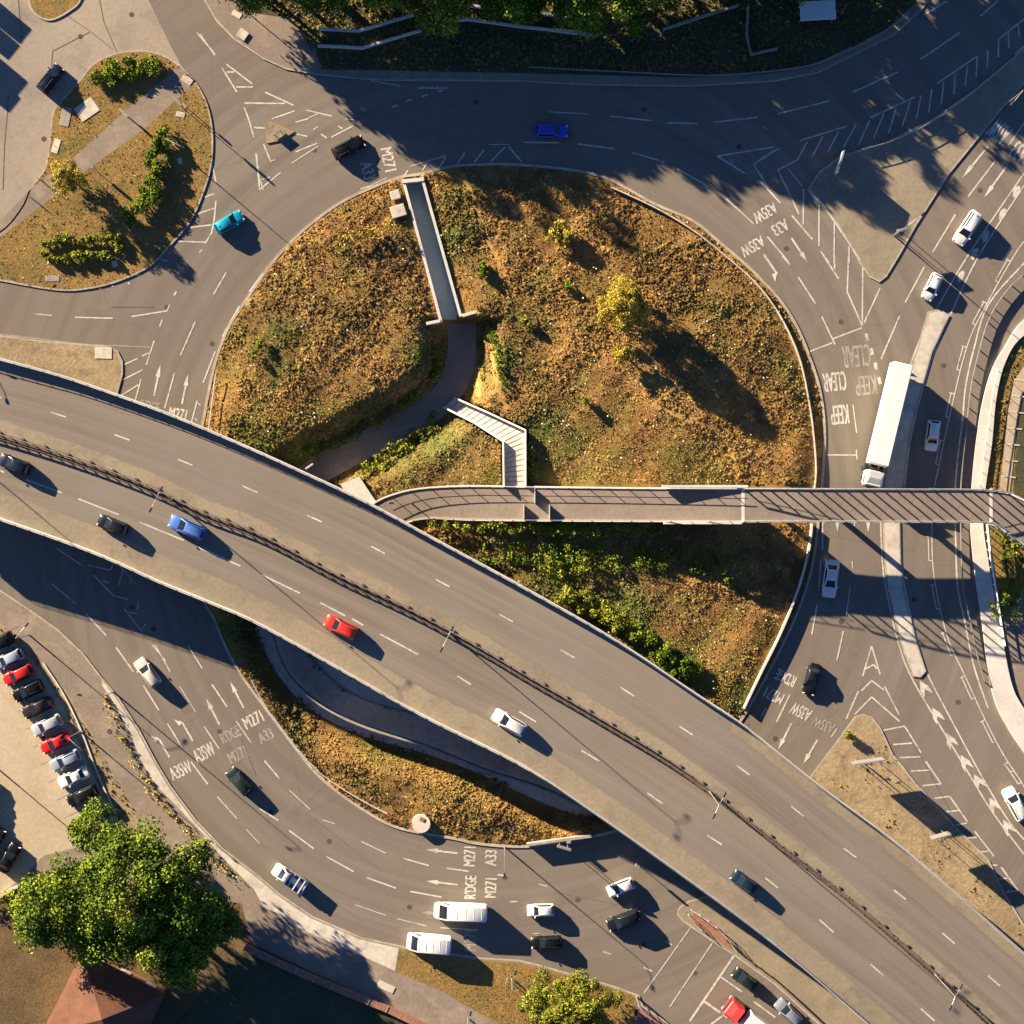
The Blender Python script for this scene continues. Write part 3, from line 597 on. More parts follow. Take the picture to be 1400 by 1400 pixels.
for c, d, l, b in [((604,1164),(-1,-.12),44,0),((604,1207),(-1,-.12),43,0),((324,950),(-.46,-.89),40,0),((291,973),(-.46,-.89),40,0),((254,996),(-.5,-.87),40,-1),((222,1018),(-.5,-.87),40,-1),
   ((215,520),(.2,-.98),44,0),((253,532),(.2,-.98),42,0),((1333,222),(-.63,.77),56,0),((1360,250),(-.58,.81),52,0),((1093,342),(.55,.83),40,0),((1056,365),(.55,.83),42,1),((1073,1007),(-.45,.89),40,0),((1108,1028),(-.5,.86),38,0),((1145,706),(0,1),42,0),((1187,706),(0,1),44,0)]: arrow(c, d, l, b)
arrow((592,1249), (-1,-.1), 30, 0, mb=mf)
def text(s, c, up, wid, hgt, mb, z=.010):
    cu = bpy.data.curves.new('t', 'FONT'); cu.body = s; cu.align_x = 'CENTER'; cu.align_y = 'CENTER'
    to = bpy.data.objects.new('t', cu); C.objects.link(to); dg = bpy.context.evaluated_depsgraph_get()
    me = bpy.data.meshes.new_from_object(to.evaluated_get(dg))
    vs = np.array([v.co[:] for v in me.vertices]); fs = [tuple(p.vertices) for p in me.polygons]
    lo, hi = vs.min(0), vs.max(0); vs[:, 0] = (vs[:, 0]-(lo[0]+hi[0])/2)/(hi[0]-lo[0])*wid; vs[:, 1] = (vs[:, 1]-(lo[1]+hi[1])/2)/(hi[1]-lo[1])*hgt
    u = Vector((up[0], -up[1])).normalized(); r = Vector((u.y, -u.x)); o = W(*c)
    for dx_, dy_ in ((-.45,.2),(.45,-.2)):
        z_ = mz(z); mb.add([(o.x+(r.x*(x+dx_)+u.x*(y+dy_))*.1, o.y+(r.y*(x+dx_)+u.y*(y+dy_))*.1, z_) for x, y, _ in vs], fs)
    bpy.data.objects.remove(to); bpy.data.curves.remove(cu); bpy.data.meshes.remove(me)
for s, c, up, wd, hg, fa in [("M271",(642,1171),(-1,-.04),26,16,0),("A33",(671,1173),(-1,-.04),21,16,0),("R'DGE",(643,1213),(-1,-.04),31,16,0),("M271",(671,1214),(-1,-.04),26,16,0),
   ("M271",(643,1286),(-1,-.05),28,16,1),("A35W",(247,1053),(-.42,-.9),30,18,0),("A35W",(279,1029),(-.46,-.89),29,19,0),("R'DGE",(315,1004),(-.46,-.89),28,16,1),("M271",(325,1032),(-.46,-.89),26,16,1),("M271",(346,984),(-.46,-.89),27,17,0),("A33",(363,1006),(-.46,-.89),20,16,1),
   ("M271",(531,218),(.97,-.22),32,16,0),("A33",(503,233),(.97,-.22),24,16,0),("M271",(243,566),(.2,-.98),24,16,0),("R'DGE",(205,555),(.2,-.98),26,14,1),
   ("A35W",(1366,180),(-.6,.8),26,28,0),("A33",(1394,208),(-.6,.8),21,26,0),("A35W",(1046,291),(.5,.86),34,16,0),("A33",(1067,311),(.5,.86),22,16,0),("A35W",(1029,337),(.5,.86),34,16,0),
   ("CLEAR",(1171,487),(.1,1),38,30,1),("KEEP",(1184,527),(.1,1),28,26,1),("CLEAR",(1141,522),(.1,1),31,26,0),("KEEP",(1148,567),(.1,1),24,26,0),
   ("R'DGE",(1074,927),(-.42,.9),28,16,0),("M271",(1058,951),(-.42,.9),26,16,0),("A35W",(1095,973),(-.45,.89),28,17,0),("A35W",(1126,991),(-.45,.89),30,15,1)]:
    text(s, c, up, wd, hg, mf if fa else mk, .010)
ms = MB()
for q in [((136,0),(142,30),(160,72)),((122,42),(155,68)),((90,20),(122,42)),((72,70),(122,44)),((72,70),(68,120)),((12,130),(6,200),(4,260)),((25,0),(30,60))]: line(ms, list(q), .10, .008)
for q in [((430,1120),(520,1190)),((150,420),(210,420)),((330,1010),(350,1060)),((1185,980),(1150,1035)),((1240,1000),(1300,1110)),((1010,345),(1060,420)),((760,1220),(860,1240)),((240,330),(290,300))]: line(ms, list(q), .08, .004)
struct('tar_seams', ms, surf('tar', (0.11,0.10,0.09), (0.15,0.135,0.12), .5, 3))
mh = MB(); mp_ = MB()
for x, y in [(262,300),(430,205),(290,470),(228,420),(650,140),(880,150),(1010,200),(1075,340),(1150,440),(1180,640),(1150,850),(1060,1010),(210,860),(180,830),(300,1000),(370,1110),(450,1150),(560,1240),(690,1200),(790,1230),(880,1290),(950,1330),(1290,500),(1250,820),(1310,960),(1340,260),(110,50),(60,190),(180,20),(150,1000),(60,1010)]:
    q = W(x, y, 0); z_ = .012 if x > 170 or y < 800 else .14; r_ = .36
    mh.add([(q.x+r_*math.cos(a), q.y+r_*math.sin(a), z_+MK[0]*0) for a in [i*math.pi/6 for i in range(12)]], [tuple(range(12))])
struct('manhole_covers', mh, surf('cast_iron', (0.07,0.065,0.06), (0.11,0.10,0.09), 2, 8))
for x, y, a_, b_, r_ in [(300,330,4,1.6,.8),(215,445,3,1.2,1.3),(620,190,5,1.4,.05),(1120,380,4,1.3,-1),(1165,900,3,1.6,1.3),(250,960,3.4,1.5,-1.1),(420,1120,5,1.4,-.6),(700,1255,4,1.5,0),(880,1230,3,1.8,.4),(1285,560,4,1.2,1.4),(1300,1000,5,1.2,-1),(330,130,3,2,.3),(240,50,4,1.5,-.9),(140,430,5,1.2,0)]:
    q = W(x, y, 0); R_ = Matrix.Rotation(r_, 3, 'Z'); z_ = mz(.0035)-.0035+.0035*.6
    mp_.add([Vector((q.x, q.y, .0015+MK[0]*.00002))+R_ @ Vector(c_) for c_ in ((-a_/2,-b_/2,0),(a_/2,-b_/2,0),(a_/2,b_/2,0),(-a_/2,b_/2,0))], [(0,1,2,3)])
bl = MB()
for i in range(11):
    x0, y0 = 6+i*10.6, 866+i*24.2; line(bl, [(x0+18,y0-10),(x0-24,y0+10)], .09, .136)
struct('bay_lines', bl, M['faint'])
struct('asphalt_patches', mp_, surf('patch_asphalt', (0.165,0.145,0.122), (0.19,0.167,0.142), .5, 4, bmp=.1, var=.12))
struct('road_markings', mk, M['paint']); struct('faded_road_markings', mf, M['faint'])
# ---------------------------------------------------------------- flyover
Np = [(-200,435),(-100,461),(0,489),(80,511),(154,536),(225,562),(291,589),(360,619),(417,645),(500,684),(592,734),(710,798),(836,870),(944,942),(1011,986),(1068,1031),(1130,1080),(1215,1143),(1277,1194),(1400,1302),(1500,1392),(1650,1530)]
Sp = [(-200,650),(-100,680),(0,711),(129,757),(221,798),(290,826),(350,852),(453,909),(581,981),(713,1047),(803,1106),(921,1189),(1060,1292),(1187,1400),(1300,1500),(1500,1680),(1650,1815)]
Mp = [(-200,548),(-100,570),(0,597),(103,630),(206,669),(273,702),(350,731),(453,785),(556,834),(648,884),(710,921),(803,975),(926,1050),(1040,1137),(1156,1226),(1277,1331),(1349,1397),(1500,1545),(1650,1690)]
def spl(P):
    c = cr(P, 8); xs_ = [p[0] for p in c]; ys_ = [p[1] for p in c]
    return lambda x: float(np.interp(x, xs_, ys_))
fN, fS, fM = spl(Np), spl(Sp), spl(Mp)
def fz(x): return 6.4-2.6*float(sm((x-900)/900))
XS = list(range(-180, 1640, 20))
def dash_at(x, f, dv=0):
    """world point on the deck: photo column x, vertical offset"""
    return W(x, f(x)+dv, fz(x))
def vline(f, dv, up=0.0, xs=XS): return [(lambda p: (p.x, p.y, p.z+up))(dash_at(x, f, dv)) for x in xs]
fly = thing('flyover', 'long elevated dual carriageway crossing the roundabout diagonally from left to lower right', 'flyover', W(600, 840, 0))
# deck slab
mb = MB(); A = []; n = 13; vs = []; along = 0; prev = None
for x in XS:
    a, b = fN(x)+2, fS(x)-2
    c0 = dash_at(x, fM); along += 0 if prev is None else (c0-prev).length; prev = c0
    for i in range(n):
        p = W(x, a+(b-a)*i/(n-1), fz(x)); vs.append(p); A.append(((b-a)*i/(n-1)*.087, along, 0))
fs = [(r*n+i, (r+1)*n+i, (r+1)*n+i+1, r*n+i+1) for r in range(len(XS)-1) for i in range(n-1)]
fs = [tuple(reversed(f)) for f in fs]
mb.add(vs, fs); o = obj('deck_surface', mb, M['deck'], fly)
at = o.data.attributes.new('across', 'FLOAT_VECTOR', 'POINT'); at.data.foreach_set('vector', np.array(A, np.float32).ravel())
def loft(prof):                                  # prof: list of functions x -> world point; closed section
    m = MB(); k = len(prof)
    for x in XS: m.v += [tuple(p(x)) for p in prof]
    for r in range(len(XS)-1):
        for i in range(k): m.f.append((r*k+i, r*k+(i+1)%k, (r+1)*k+(i+1)%k, (r+1)*k+i))
    m.f += [tuple(range(k)), tuple((len(XS)-1)*k+i for i in reversed(range(k)))]; m.m = [0]*len(m.f); return m
def sec(f, dv, dz, flat=None):
    return lambda x: (lambda p: Vector((p.x, p.y, p.z+dz)))(W(x, f(x)+dv, fz(x)))
obj('girder', loft([sec(fN,1,-.06), sec(fS,-1,-.06), sec(fS,-1,-.5), sec(fS,-45,-1.15), sec(fN,45,-1.15), sec(fN,1,-.5)]), M['conc2'], fly)
obj('parapet', loft([sec(fN,0,-.5), sec(fN,0,.95), sec(fN,3.6,.95), sec(fN,4.4,.0), sec(fN,4.4,-.05), sec(fN,2,-.5)]), M['coping'], fly)
obj('parapet', loft([sec(fS,0,-.5), sec(fS,0,.9), sec(fS,-2.8,.9), sec(fS,-3.6,0), sec(fS,-3.6,-.05), sec(fS,-2,-.5)]), M['coping'], fly)
# steel rail on top of the parapets
for f, s_ in ((fN, 1), (fS, -1)):
    m = MB(); P = vline(f, 2*s_, 1.25)
    for a, b in zip(P[:-1], P[1:]): m.tube(a, b, .05, n=5, cap=False)
    base = vline(f, 2*s_, .9)
    for a, b in zip(base, P): m.tube(a, b, .035, n=4)
    obj('parapet_rail', m, M['steel'], fly)
def dstrip(f, d0, d1, dz, mat, name, xs=XS, jit=0):
    m = MB(); vs = []
    for x in xs:
        j = rng.normal(0, jit) if jit else 0
        vs += [W(x, f(x)+d0+j, fz(x))+Vector((0,0,dz)), W(x, f(x)+d1, fz(x))+Vector((0,0,dz))]
    fs = [(i*2, i*2+1, i*2+3, i*2+2) for i in range(len(xs)-1)]; m.add(vs, fs); obj(name, m, mat, fly)
dstrip(fM, -23, -5, .03, M['shoulder'], 'dusty_strip', jit=.7, xs=list(range(-180, 1640, 8)))
dstrip(fM, -4, 5, .036, M['dirt'], 'median_bed')
dstrip(fS, -38, -3.5, .03, M['shoulder'], 'dusty_shoulder', jit=.6, xs=list(range(-180, 1640, 8)))
dstrip(fN, 4.5, 22, .03, M['shoulder'], 'dusty_shoulder', xs=list(range(1000, 1640, 8)), jit=.5)
# thin white edge line
# lane markings on the deck
fm = MB()
def fseg(x0, y0, x1, y1, w_=.2):
    a = W(x0, y0, fz(x0)); b = W(x1, y1, fz(x1)); k = len(fm.v)
    d = Vector((b.x-a.x, b.y-a.y, 0)).normalized(); nn = Vector((-d.y, d.x, 0))*w_/2
    up = Vector((0,0,.016)); f1 = MB(); f1.add([a-nn+up, b-nn+up, b+nn+up, a+nn+up], [(0,1,2,3)]); obj('lane_marking', f1, M['paint'], fly)
for x, y in [(80,567),(167,598),(253,632),(342,669),(430,709),(517,752),(605,797),(692,845),(776,894),(858,946),(938,999),(1016,1053),(1090,1109),(1162,1166),(1230,1223),(1297,1283),(1359,1341),(-8,541)]:
    sl_ = (fN(x+10)-fN(x-10))/20; L = 22/math.sqrt(1+sl_*sl_); fseg(x-L/2, y-sl_*L/2, x+L/2, y+sl_*L/2)
for q in [(0,643,6,646),(36,656,85,674),(107,682,163,704),(191,714,252,739),(271,748,329,774),(358,786,410,811),(438,824,472,842),(481,846,497,855),(520,867,572,895),(625,924,644,936),(710,973,733,987),(795,1026,820,1041),(885,1084,906,1099),(967,1142,987,1155),(1046,1200,1064,1214),(1120,1257,1140,1275),(1190,1318,1208,1334),(1259,1379,1278,1396)]: fseg(*q)
# piers
for x in (60, 300, 560, 800, 1010):
    for fr in (.25, .75):
        y = fN(x)+(fS(x)-fN(x))*fr; q = W(x, y, 0); m = MB(); m.tube((q.x,q.y,-2.7), (q.x,q.y,fz(x)-1.1), .55, .55, 16); obj('pier', m, M['conc2'], fly, smooth=True)
# solid abutment to the east
m = MB(); vs = []; xx = list(range(1110, 1640, 20))
for x in xx:
    for f, dv in ((fN, 1.5), (fS, -1.5)):
        for z in (fz(x)-.5, -.2):
            p = W(x, f(x)+dv, fz(x)); vs.append((p.x, p.y, z))
fs = []
for r in range(len(xx)-1):
    o_ = r*4; fs += [(o_, o_+1, o_+5, o_+4), (o_+2, o_+6, o_+7, o_+3)]
fs += [(0,2,3,1)]
m.add(vs, fs); obj('abutment', m, M['conc2'], fly)
# median crash barrier (two beams on posts)
cb = thing('crash_barrier', 'rusty double crash barrier running along the middle of the flyover', 'crash barrier', W(600, fM(600), fz(600)))
for dv in (-3.4, 3.4):
    m = MB(); P = vline(fM, dv, 0)
    for a, b in zip(P[:-1], P[1:]):
        a = Vector(a); b = Vector(b); d = (b-a); L = d.length; r_ = math.atan2(d.y, d.x); c = (a+b)/2
        m.box((c.x, c.y, c.z+.50), (L+.02, .10, .22), r_)
    obj('rail', m, plain('rusted_rail', (0.17,0.13,0.10), .7, .3, n=.4) if dv > 0 else M['steel'], cb)
m = MB()
for x in np.arange(-170, 1600, 15.5):
    for dv in (-3.4, 3.4):
        p = dash_at(x, fM, dv); m.box((p.x, p.y, p.z+.32), (.14, .1, .64))
    if int(x/15.5) % 2 == 0: 
        p = dash_at(x, fM, -6.5); m.box((p.x, p.y, p.z+.10), (.34, .24, .18), -.5)
obj('post', m, bpy.data.materials['rusted_rail'], cb)['kind'] = 'stuff'
# ---------------------------------------------------------------- subway trench
tr = thing('subway_ramp', 'narrow concrete subway ramp with white coping cut into the roundabout island', 'ramp', W(590, 345, LOW))
def wallbar(pts, wid, ztop, zbot, mat, name, parent=None, **k):
    m = MB(); m.strip(wp(pts), wid, ztop, ztop-zbot); return obj(name, m, mat, parent, **k)
m = MB(); m.poly([wp([(540,165),(546,205),(553,249),(604,441),(630,434),(577,247),(570,205),(566,165)])], LOW+.02); obj('ramp_floor', m, surf('shade_blue_floor', (0.40,0.55,0.60), (0.34,0.47,0.52), .3, 2, bmp=.1, var=.12), tr)  # pale concrete floor; the blue cast of shade is put into its colour
wallbar([(552,249),(603,440)], .38, .62, LOW-.1, M['coping'], 'side_wall', tr)
wallbar([(578,247),(630,433)], .38, .62, LOW-.1, M['coping'], 'side_wall', tr)
wallbar([(546,205),(551,246)], .38, -.05, LOW-.1, M['conc2'], 'side_wall', tr)
wallbar([(572,205),(577,245)], .38, -.05, LOW-.1, M['conc2'], 'side_wall', tr)
wallbar([(550,249),(580,246)], .5, .72, -.2, M['coping'], 'head_wall', tr)
wallbar([(583,443),(602,439)], .4, .72, LOW-.1, M['coping'], 'wing_wall', tr)
wallbar([(632,432),(655,426)], .4, .72, LOW-.1, M['coping'], 'wing_wall', tr)
for p, s_, lb in (((541,268),(1.3,1.2),'pale square inspection slab beside the top of the subway ramp'), ((545,290),(2.0,1.6),'larger pale inspection slab just below the square one by the ramp')):
    m = MB(); q = W(*p); m.box((q.x, q.y, .75), (*s_, .5), .3, bev=.05); obj('inspection_cover', m, M['conc'], label=lb, cat='cover')
# side walls of the lower path
wallbar(cr([(371,868),(388,914),(414,945),(453,973),(504,996),(581,1020),(659,1052),(710,1068),(751,1082),(800,1106)],5), .22, .35, -1.6, M['conc2'], 'retaining_wall', label='thin curved kerb wall along the sunken path south of the flyover', cat='wall')
wallbar(cr([(417,889),(448,925),(491,955),(530,968),(592,984),(640,1002),(700,1030)],5), .3, -1.6, LOW-.2, M['conc2'], 'retaining_wall', label='shaded curved wall on the flyover side of the sunken path', cat='wall')
wallbar([(720,1153),(808,1141)], .35, 1.35, -.2, M['conc2'], 'wall', label='straight grey wall between the southern grass and the lower road', cat='wall')
m = MB(); m.poly([wp([(466,662),(492,652),(516,688),(500,690),(478,682)])], .9, 0, 3.3); obj('abutment_block', m, M['coping'], label='white concrete block where the sunken path meets the flyover', cat='wall')
wallbar([(418,641),(428,634)], .2, .5, -1, M['coping'], 'wall', label='short white wall stub beside the flyover above the sunken path', cat='wall')
wallbar([(286,627-35),(296,572-60)], .15, 1.0, .9, M['steelw'], 'handrail', label='straight white rail on the western edge of the island meadow', cat='railing')
# ---------------------------------------------------------------- footbridge
fb = thing('footbridge', 'long pedestrian bridge with brown deck and tall slatted truss over the eastern road', 'footbridge', W(900, 690, 0))
def bz(x): return 0.9+4.9*float(sm((x-500)/620)) if x < 1120 else 5.8
FBN = cr([(508,690),(530,679),(569,669),(633,665),(720,666),(800,667),(900,668),(1015,668.5),(1120,669),(1250,669.5),(1355,671),(1395,682),(1450,715),(1520,760)], 10)
FBS = cr([(556,714),(570,710),(592,708),(640,710),(720,711),(800,711.5),(900,712),(1015,712.5),(1120,712.5),(1250,713),(1340,714),(1370,724),(1420,760),(1480,800)], 10)
nb = len(FBN)
def fbp(i, fr, dz=0):
    a, b = FBN[i], FBS[i]; x = a[0]+(b[0]-a[0])*fr; y = a[1]+(b[1]-a[1])*fr; z = bz(a[0]*.5+b[0]*.5)+dz
    p = W(x, y, z); return Vector((p.x, p.y, z))
m = MB(); k = 5; vs = []
for i in range(nb): vs += [fbp(i, f_) for f_ in (0,.25,.5,.75,1)]
m.add(vs, [(r*k+i+1, r*k+i, (r+1)*k+i, (r+1)*k+i+1)[::-1] for r in range(nb-1) for i in range(k-1)]); obj('deck_surface', m, M['pave_b'], fb)
m = MB(); vs = []
for i in range(nb):
    x = FBN[i][0]; dpt = -.38 if x > 1000 else -(bz(x)+.5)
    for f_, dz in ((-.012,-.04),(1.012,-.04),(1.012,dpt),(-.012,dpt)): vs.append(fbp(i, f_, dz))
m.add(vs, [(r*4+i, r*4+(i+1)%4, r*4+4+(i+1)%4, r*4+4+i) for r in range(nb-1) for i in range(4)]+[(0,1,2,3), ((nb-1)*4+3,(nb-1)*4+2,(nb-1)*4+1,(nb-1)*4)])
obj('bridge_slab', m, M['conc2'], fb)
for fr, nm in ((-.01, 'edge_beam'), (1.01, 'edge_beam')):
    m = MB(); vs = []
    for i in range(nb):
        for df, dz in ((-.028,-.3),(-.028,.16),(.028,.16),(.028,-.3)): vs.append(fbp(i, fr+df, dz))
    m.add(vs, [(r*4+i, r*4+(i+1)%4, r*4+4+(i+1)%4, r*4+4+i) for r in range(nb-1) for i in range(4)]+[(3,2,1,0)]); obj(nm, m, M['coping'], fb)
def at_x(L, x):
    for i in range(len(L)-1):
        if L[i][0] <= x <= L[i+1][0]:
            t = (x-L[i][0])/(L[i+1][0]-L[i][0]+1e-9); return L[i][1]+(L[i+1][1]-L[i][1])*t
    return L[-1][1]
# plain railing on the western half
for L, s_ in ((FBN, 1), (FBS, -1)):
    m = MB(); pr = None
    for x in np.arange(520 if s_ > 0 else 565, 1016, 13.5):
        z = bz(x); p = W(x, at_x(L, x), z); a = Vector((p.x, p.y, z)); t = a+Vector((0,0,1.25))
        if int((x-500)/13.5) % 2 == 0: m.tube(a, t, .06, n=5)
        if pr:
            m.tube(pr, t, .05, n=5, cap=False); m.tube(pr-Vector((0,0,.55)), t-Vector((0,0,.55)), .03, n=4, cap=False)
        pr = t
    obj('railing', m, M['steelw'] if s_ > 0 else M['steel'], fb)
# tall truss sides over the road
for L in (FBN, FBS):
    m = MB(); pr = None; m2 = MB(); k = 0
    for x in np.arange(1017, 1385, 17.2):
        z = bz(x); ht = 1.35+1.75*math.sin(math.pi*min(1, max(0, (x-1017)/420)))
        yy = at_x(L, min(x, 1380)); p = W(x, yy, z); a = Vector((p.x, p.y, z)); t = a+Vector((0,0,ht)); r_ = 0.0
        m.box((a.x, a.y, z+ht/2), (.20, .12, ht)); obj('truss_post', m, M['steel'], fb); m = MB()
        if pr:
            c = (pr+t)/2; d = t-pr; m2.tube(pr, t, .11, n=6); 
            m2.tube(pr+Vector((0,0,-.5 if k else -.5)), t+Vector((0,0,-.5)), .035, n=5)
        pr = t; k += 1
    obj('truss_chord', m2, M['steel'], fb)
for x, yy in ((1016, 1), (1355, 1)):
    a = W(x, 668, bz(x)); b = W(x, 714, bz(x)); m = MB(); m.box(((a.x+b.x)/2, (a.y+b.y)/2, bz(x)+.012), (.42, (a-b).length, .05)); obj('expansion_joint', m, M['coping'], fb)
m = MB(); a = W(905, 666, bz(960)); b = W(1022, 666, bz(1000)); m.box(((a.x+b.x)/2, a.y+.1, bz(960)+.35), ((b-a).length, .35, .9)); obj('screen_panel', m, M['coping'], fb)
m = MB(); a = W(907, 714, bz(960)); b = W(1014, 714, bz(1000)); m.box(((a.x+b.x)/2, a.y-.1, bz(960)+.3), ((b-a).length, .3, .8)); obj('screen_panel', m, M['coping'], fb)
for x in (1050, 1128, 1232, 1338):
    m = MB(); q = W(x, 691, 0); m.tube((q.x, q.y, -.3), (q.x, q.y, 5.4), .4, .4, 14); obj('pier', m, M['conc2'], fb, smooth=True)
for x in (716, 731, 751):
    m = MB(); q = W(x, 700 if x != 731 else 678, bz(x)); m.box((q.x, q.y, bz(x)+.5), (.12, 2.0, 1.0)); obj('barrier_rail', m, M['steelw'], fb)
# ramp from the sunken path up to the footbridge
rp = thing('ramp', 'pale concrete stepped ramp with a bend rising from the sunken path to the footbridge', 'ramp', W(690, 600, 0))
RL = [(607,556),(650,578),(689,603),(690,665)]; RR = [(620,545),(668,566),(717,589),(717,665)]; RZ = [LOW+.1, -.6, 1.0, bz(704)+.02]
def ramp_mesh(L, R, Zs, sub):
    m = MB(); vs = []
    for i in range(len(L)-1):
        for j in range(sub+(i == len(L)-2)):
            t = j/sub; l = Vector(L[i]).lerp(Vector(L[i+1]), t); r = Vector(R[i]).lerp(Vector(R[i+1]), t); z = Zs[i]+(Zs[i+1]-Zs[i])*t
            a, b = W(l.x, l.y, z), W(r.x, r.y, z); vs += [a, b, (b.x, b.y, z-1.6), (a.x, a.y, z-1.6)]
    n = len(vs)//4
    m.add(vs, [(r*4+i, r*4+4+i, r*4+4+(i+1)%4, r*4+(i+1)%4) for r in range(n-1) for i in range(4)]+[(0,1,2,3)]); return m
obj('ramp_surface', ramp_mesh(RL, RR, RZ, 6), M['conc'], rp)
m = MB()
for i in range(3):
    for j in range(10 if i == 2 else 6):
        t = j/(10 if i == 2 else 6); l = Vector(RL[i]).lerp(Vector(RL[i+1]), t); r = Vector(RR[i]).lerp(Vector(RR[i+1]), t); z = RZ[i]+(RZ[i+1]-RZ[i])*t
        a, b = W(l.x,l.y,z), W(r.x,r.y,z); d = b-a; c = (a+b)/2; m.box((c.x, c.y, z+.02), (d.length*.92, .12, .06), math.atan2(d.y, d.x))
obj('step_edges', m, M['conc2'], rp)
for side in (RL, RR):
    m = MB(); vs = []
    for i in range(4):
        q = Vector(side[i]); o_ = (Vector(side[i])-Vector((RR if side is RL else RL)[i])).normalized()*2.6; z = RZ[i]
        a = W(q.x, q.y, z); b = W(q.x+o_.x, q.y+o_.y, z); vs += [(a.x,a.y,z+.95),(b.x,b.y,z+.95),(b.x,b.y,z-1.6),(a.x,a.y,z-1.6)]
    m.add(vs, [(r*4+i, r*4+4+i, r*4+4+(i+1)%4, r*4+(i+1)%4) for r in range(3) for i in range(4)]+[(0,1,2,3),(15,14,13,12)]); obj('side_wall', m, M['coping'], rp)
# ---------------------------------------------------------------- railings and guard rails
def railing(pts, h, label, mat='steelw', name='railing', z0=.1, step=22, rails=(1.0,.5), r=.045, cat=None, hf=None):
    P = resample(cr(pts, 6), step)
    zz = [float(hf(*p)) if hf else z0 for p in P]; Q = [W(p[0], p[1], z) for p, z in zip(P, zz)]
    t = thing(name, label, cat or name.replace('_', ' '), Q[len(Q)//2]); m = MB()
    for rr in rails:
        for a, b in zip(Q[:-1], Q[1:]): m.tube(a+Vector((0,0,h*rr)), b+Vector((0,0,h*rr)), r, n=5, cap=False)
    obj('rail', m, M[mat], t); m = MB()
    for q in Q: m.tube(q-Vector((0,0,.1)), q+Vector((0,0,h)), r*.9, n=5)
    obj('post', m, M[mat], t)['kind'] = 'stuff'; return t
def guard(pts, label, z0=.1, mat='steel', h=.7, step=20, th=.12):
    P = resample(cr(pts, 6), step); Q = [W(p[0], p[1], z0) for p in P]; t = thing('guard_rail', label, 'guard rail', Q[len(Q)//2])
    m = MB(); m.strip([(q.x, q.y) for q in Q], th, z0+h, .34); obj('beam', m, M[mat], t); m = MB()
    for q in Q: m.box((q.x, q.y, z0+h/2-.05), (.12, .12, h-.02))
    obj('post', m, M['dark'], t)['kind'] = 'stuff'; return t
wallbar(cr([(835,257),(860,268),(905,290),(950,318),(990,350),(1030,385),(1058,420),(1080,460),(1095,500),(1107,560),(1112,600),(1115,640),(1113,668)],5), .16, .7, -.3, M['conc'], 'wall', label='low pale wall following the north east edge of the island meadow', cat='wall')
wallbar(cr([(1109,716),(1105,750),(1095,790),(1081,830),(1063,872),(1039,920),(1016,968)],5), .26, .9, -.3, M['coping'], 'wall', label='low pale wall holding the island edge south of the footbridge', cat='wall')
railing([(345,930),(362,962),(384,992),(405,1020),(432,1050),(465,1075),(500,1096),(545,1119)], .9, 'low pale railing on the road side of the southern grass', 'steelw', hf=lambda x,y: .25)
guard([(723,93),(800,97),(944,104),(1000,103),(1060,98),(1110,90),(1150,74),(1190,55),(1225,33),(1255,5)], 'long guard rail in deep shade beside the northern road')
guard([(1475,362),(1404,372),(1357,424),(1337,482),(1326,532),(1321,576),(1316,620),(1312,669),(1312,713),(1315,800),(1324,844),(1337,905),(1352,950)], 'guard rail between the slip road and the curved concrete wall', h=.75)
guard([(993,1285),(1010,1300),(1030,1316),(1052,1332),(1075,1352),(1100,1375),(1135,1408)], 'dark guard rail at the foot of the flyover beside the lower entry road', mat='dark')
railing([(1176,206),(1210,197),(1240,185),(1272,168),(1300,150),(1333,124),(1380,84)], 1.1, 'pedestrian railing along the top of the north-east island', 'steel', step=14)
railing([(1362,505),(1355,540),(1350,575),(1343,620),(1338,665)], 1.1, 'short handrail on top of the pale curved wall north of the footbridge', 'steelw', z0=.45, step=20)
t = railing([(1347,716),(1352,760),(1360,812),(1366,850),(1372,885)], 1.2, 'white post and rail fence on the wall south of the footbridge', 'white', z0=.45, step=12, r=.09)
railing([(945,1243),(962,1254),(985,1272),(1000,1290),(1008,1302)], 1.1, 'pedestrian guard railing around the red paved crossing island', 'steelw', step=14)
railing([(941,1250),(950,1262),(965,1278)], 1.1, 'shorter pedestrian railing on the road side of the red paved island', 'steelw', step=14)
railing([(870,1364),(878,1378),(900,1396),(930,1420)], 1.1, 'railing by the red paving at the bottom crossing', 'steel', step=14)
wallbar([(335,1293),(380,1315),(430,1337),(480,1358),(530,1378),(600,1412)], .9, .75, 0, M['brick'], 'wall', label='long low panelled wall beside the shaded footway at the bottom', cat='wall')
m = MB()
for x, y in ((358,1304),(382,1315),(406,1326),(430,1337),(455,1347),(480,1358),(505,1368),(530,1378)):
    q = W(x, y); m.box((q.x, q.y, .79), (.12, .9, .06), -.42)
obj('wall_joints', m, M['conc2'], bpy.data.objects['wall.001'] if False else None, kind='structure')
wallbar([(0,1226),(14,1216),(30,1210)], .3, .6, 0, M['conc'], 'wall', label='short pale wall on the southern edge of the car park', cat='wall')
wallbar(cr([(60,907),(88,950),(112,1000),(135,1060),(158,1110)],5), .2, .3, .1, M['coping'], 'kerb_wall', label='white kerb line edging the car park behind the parked row', cat='kerb')
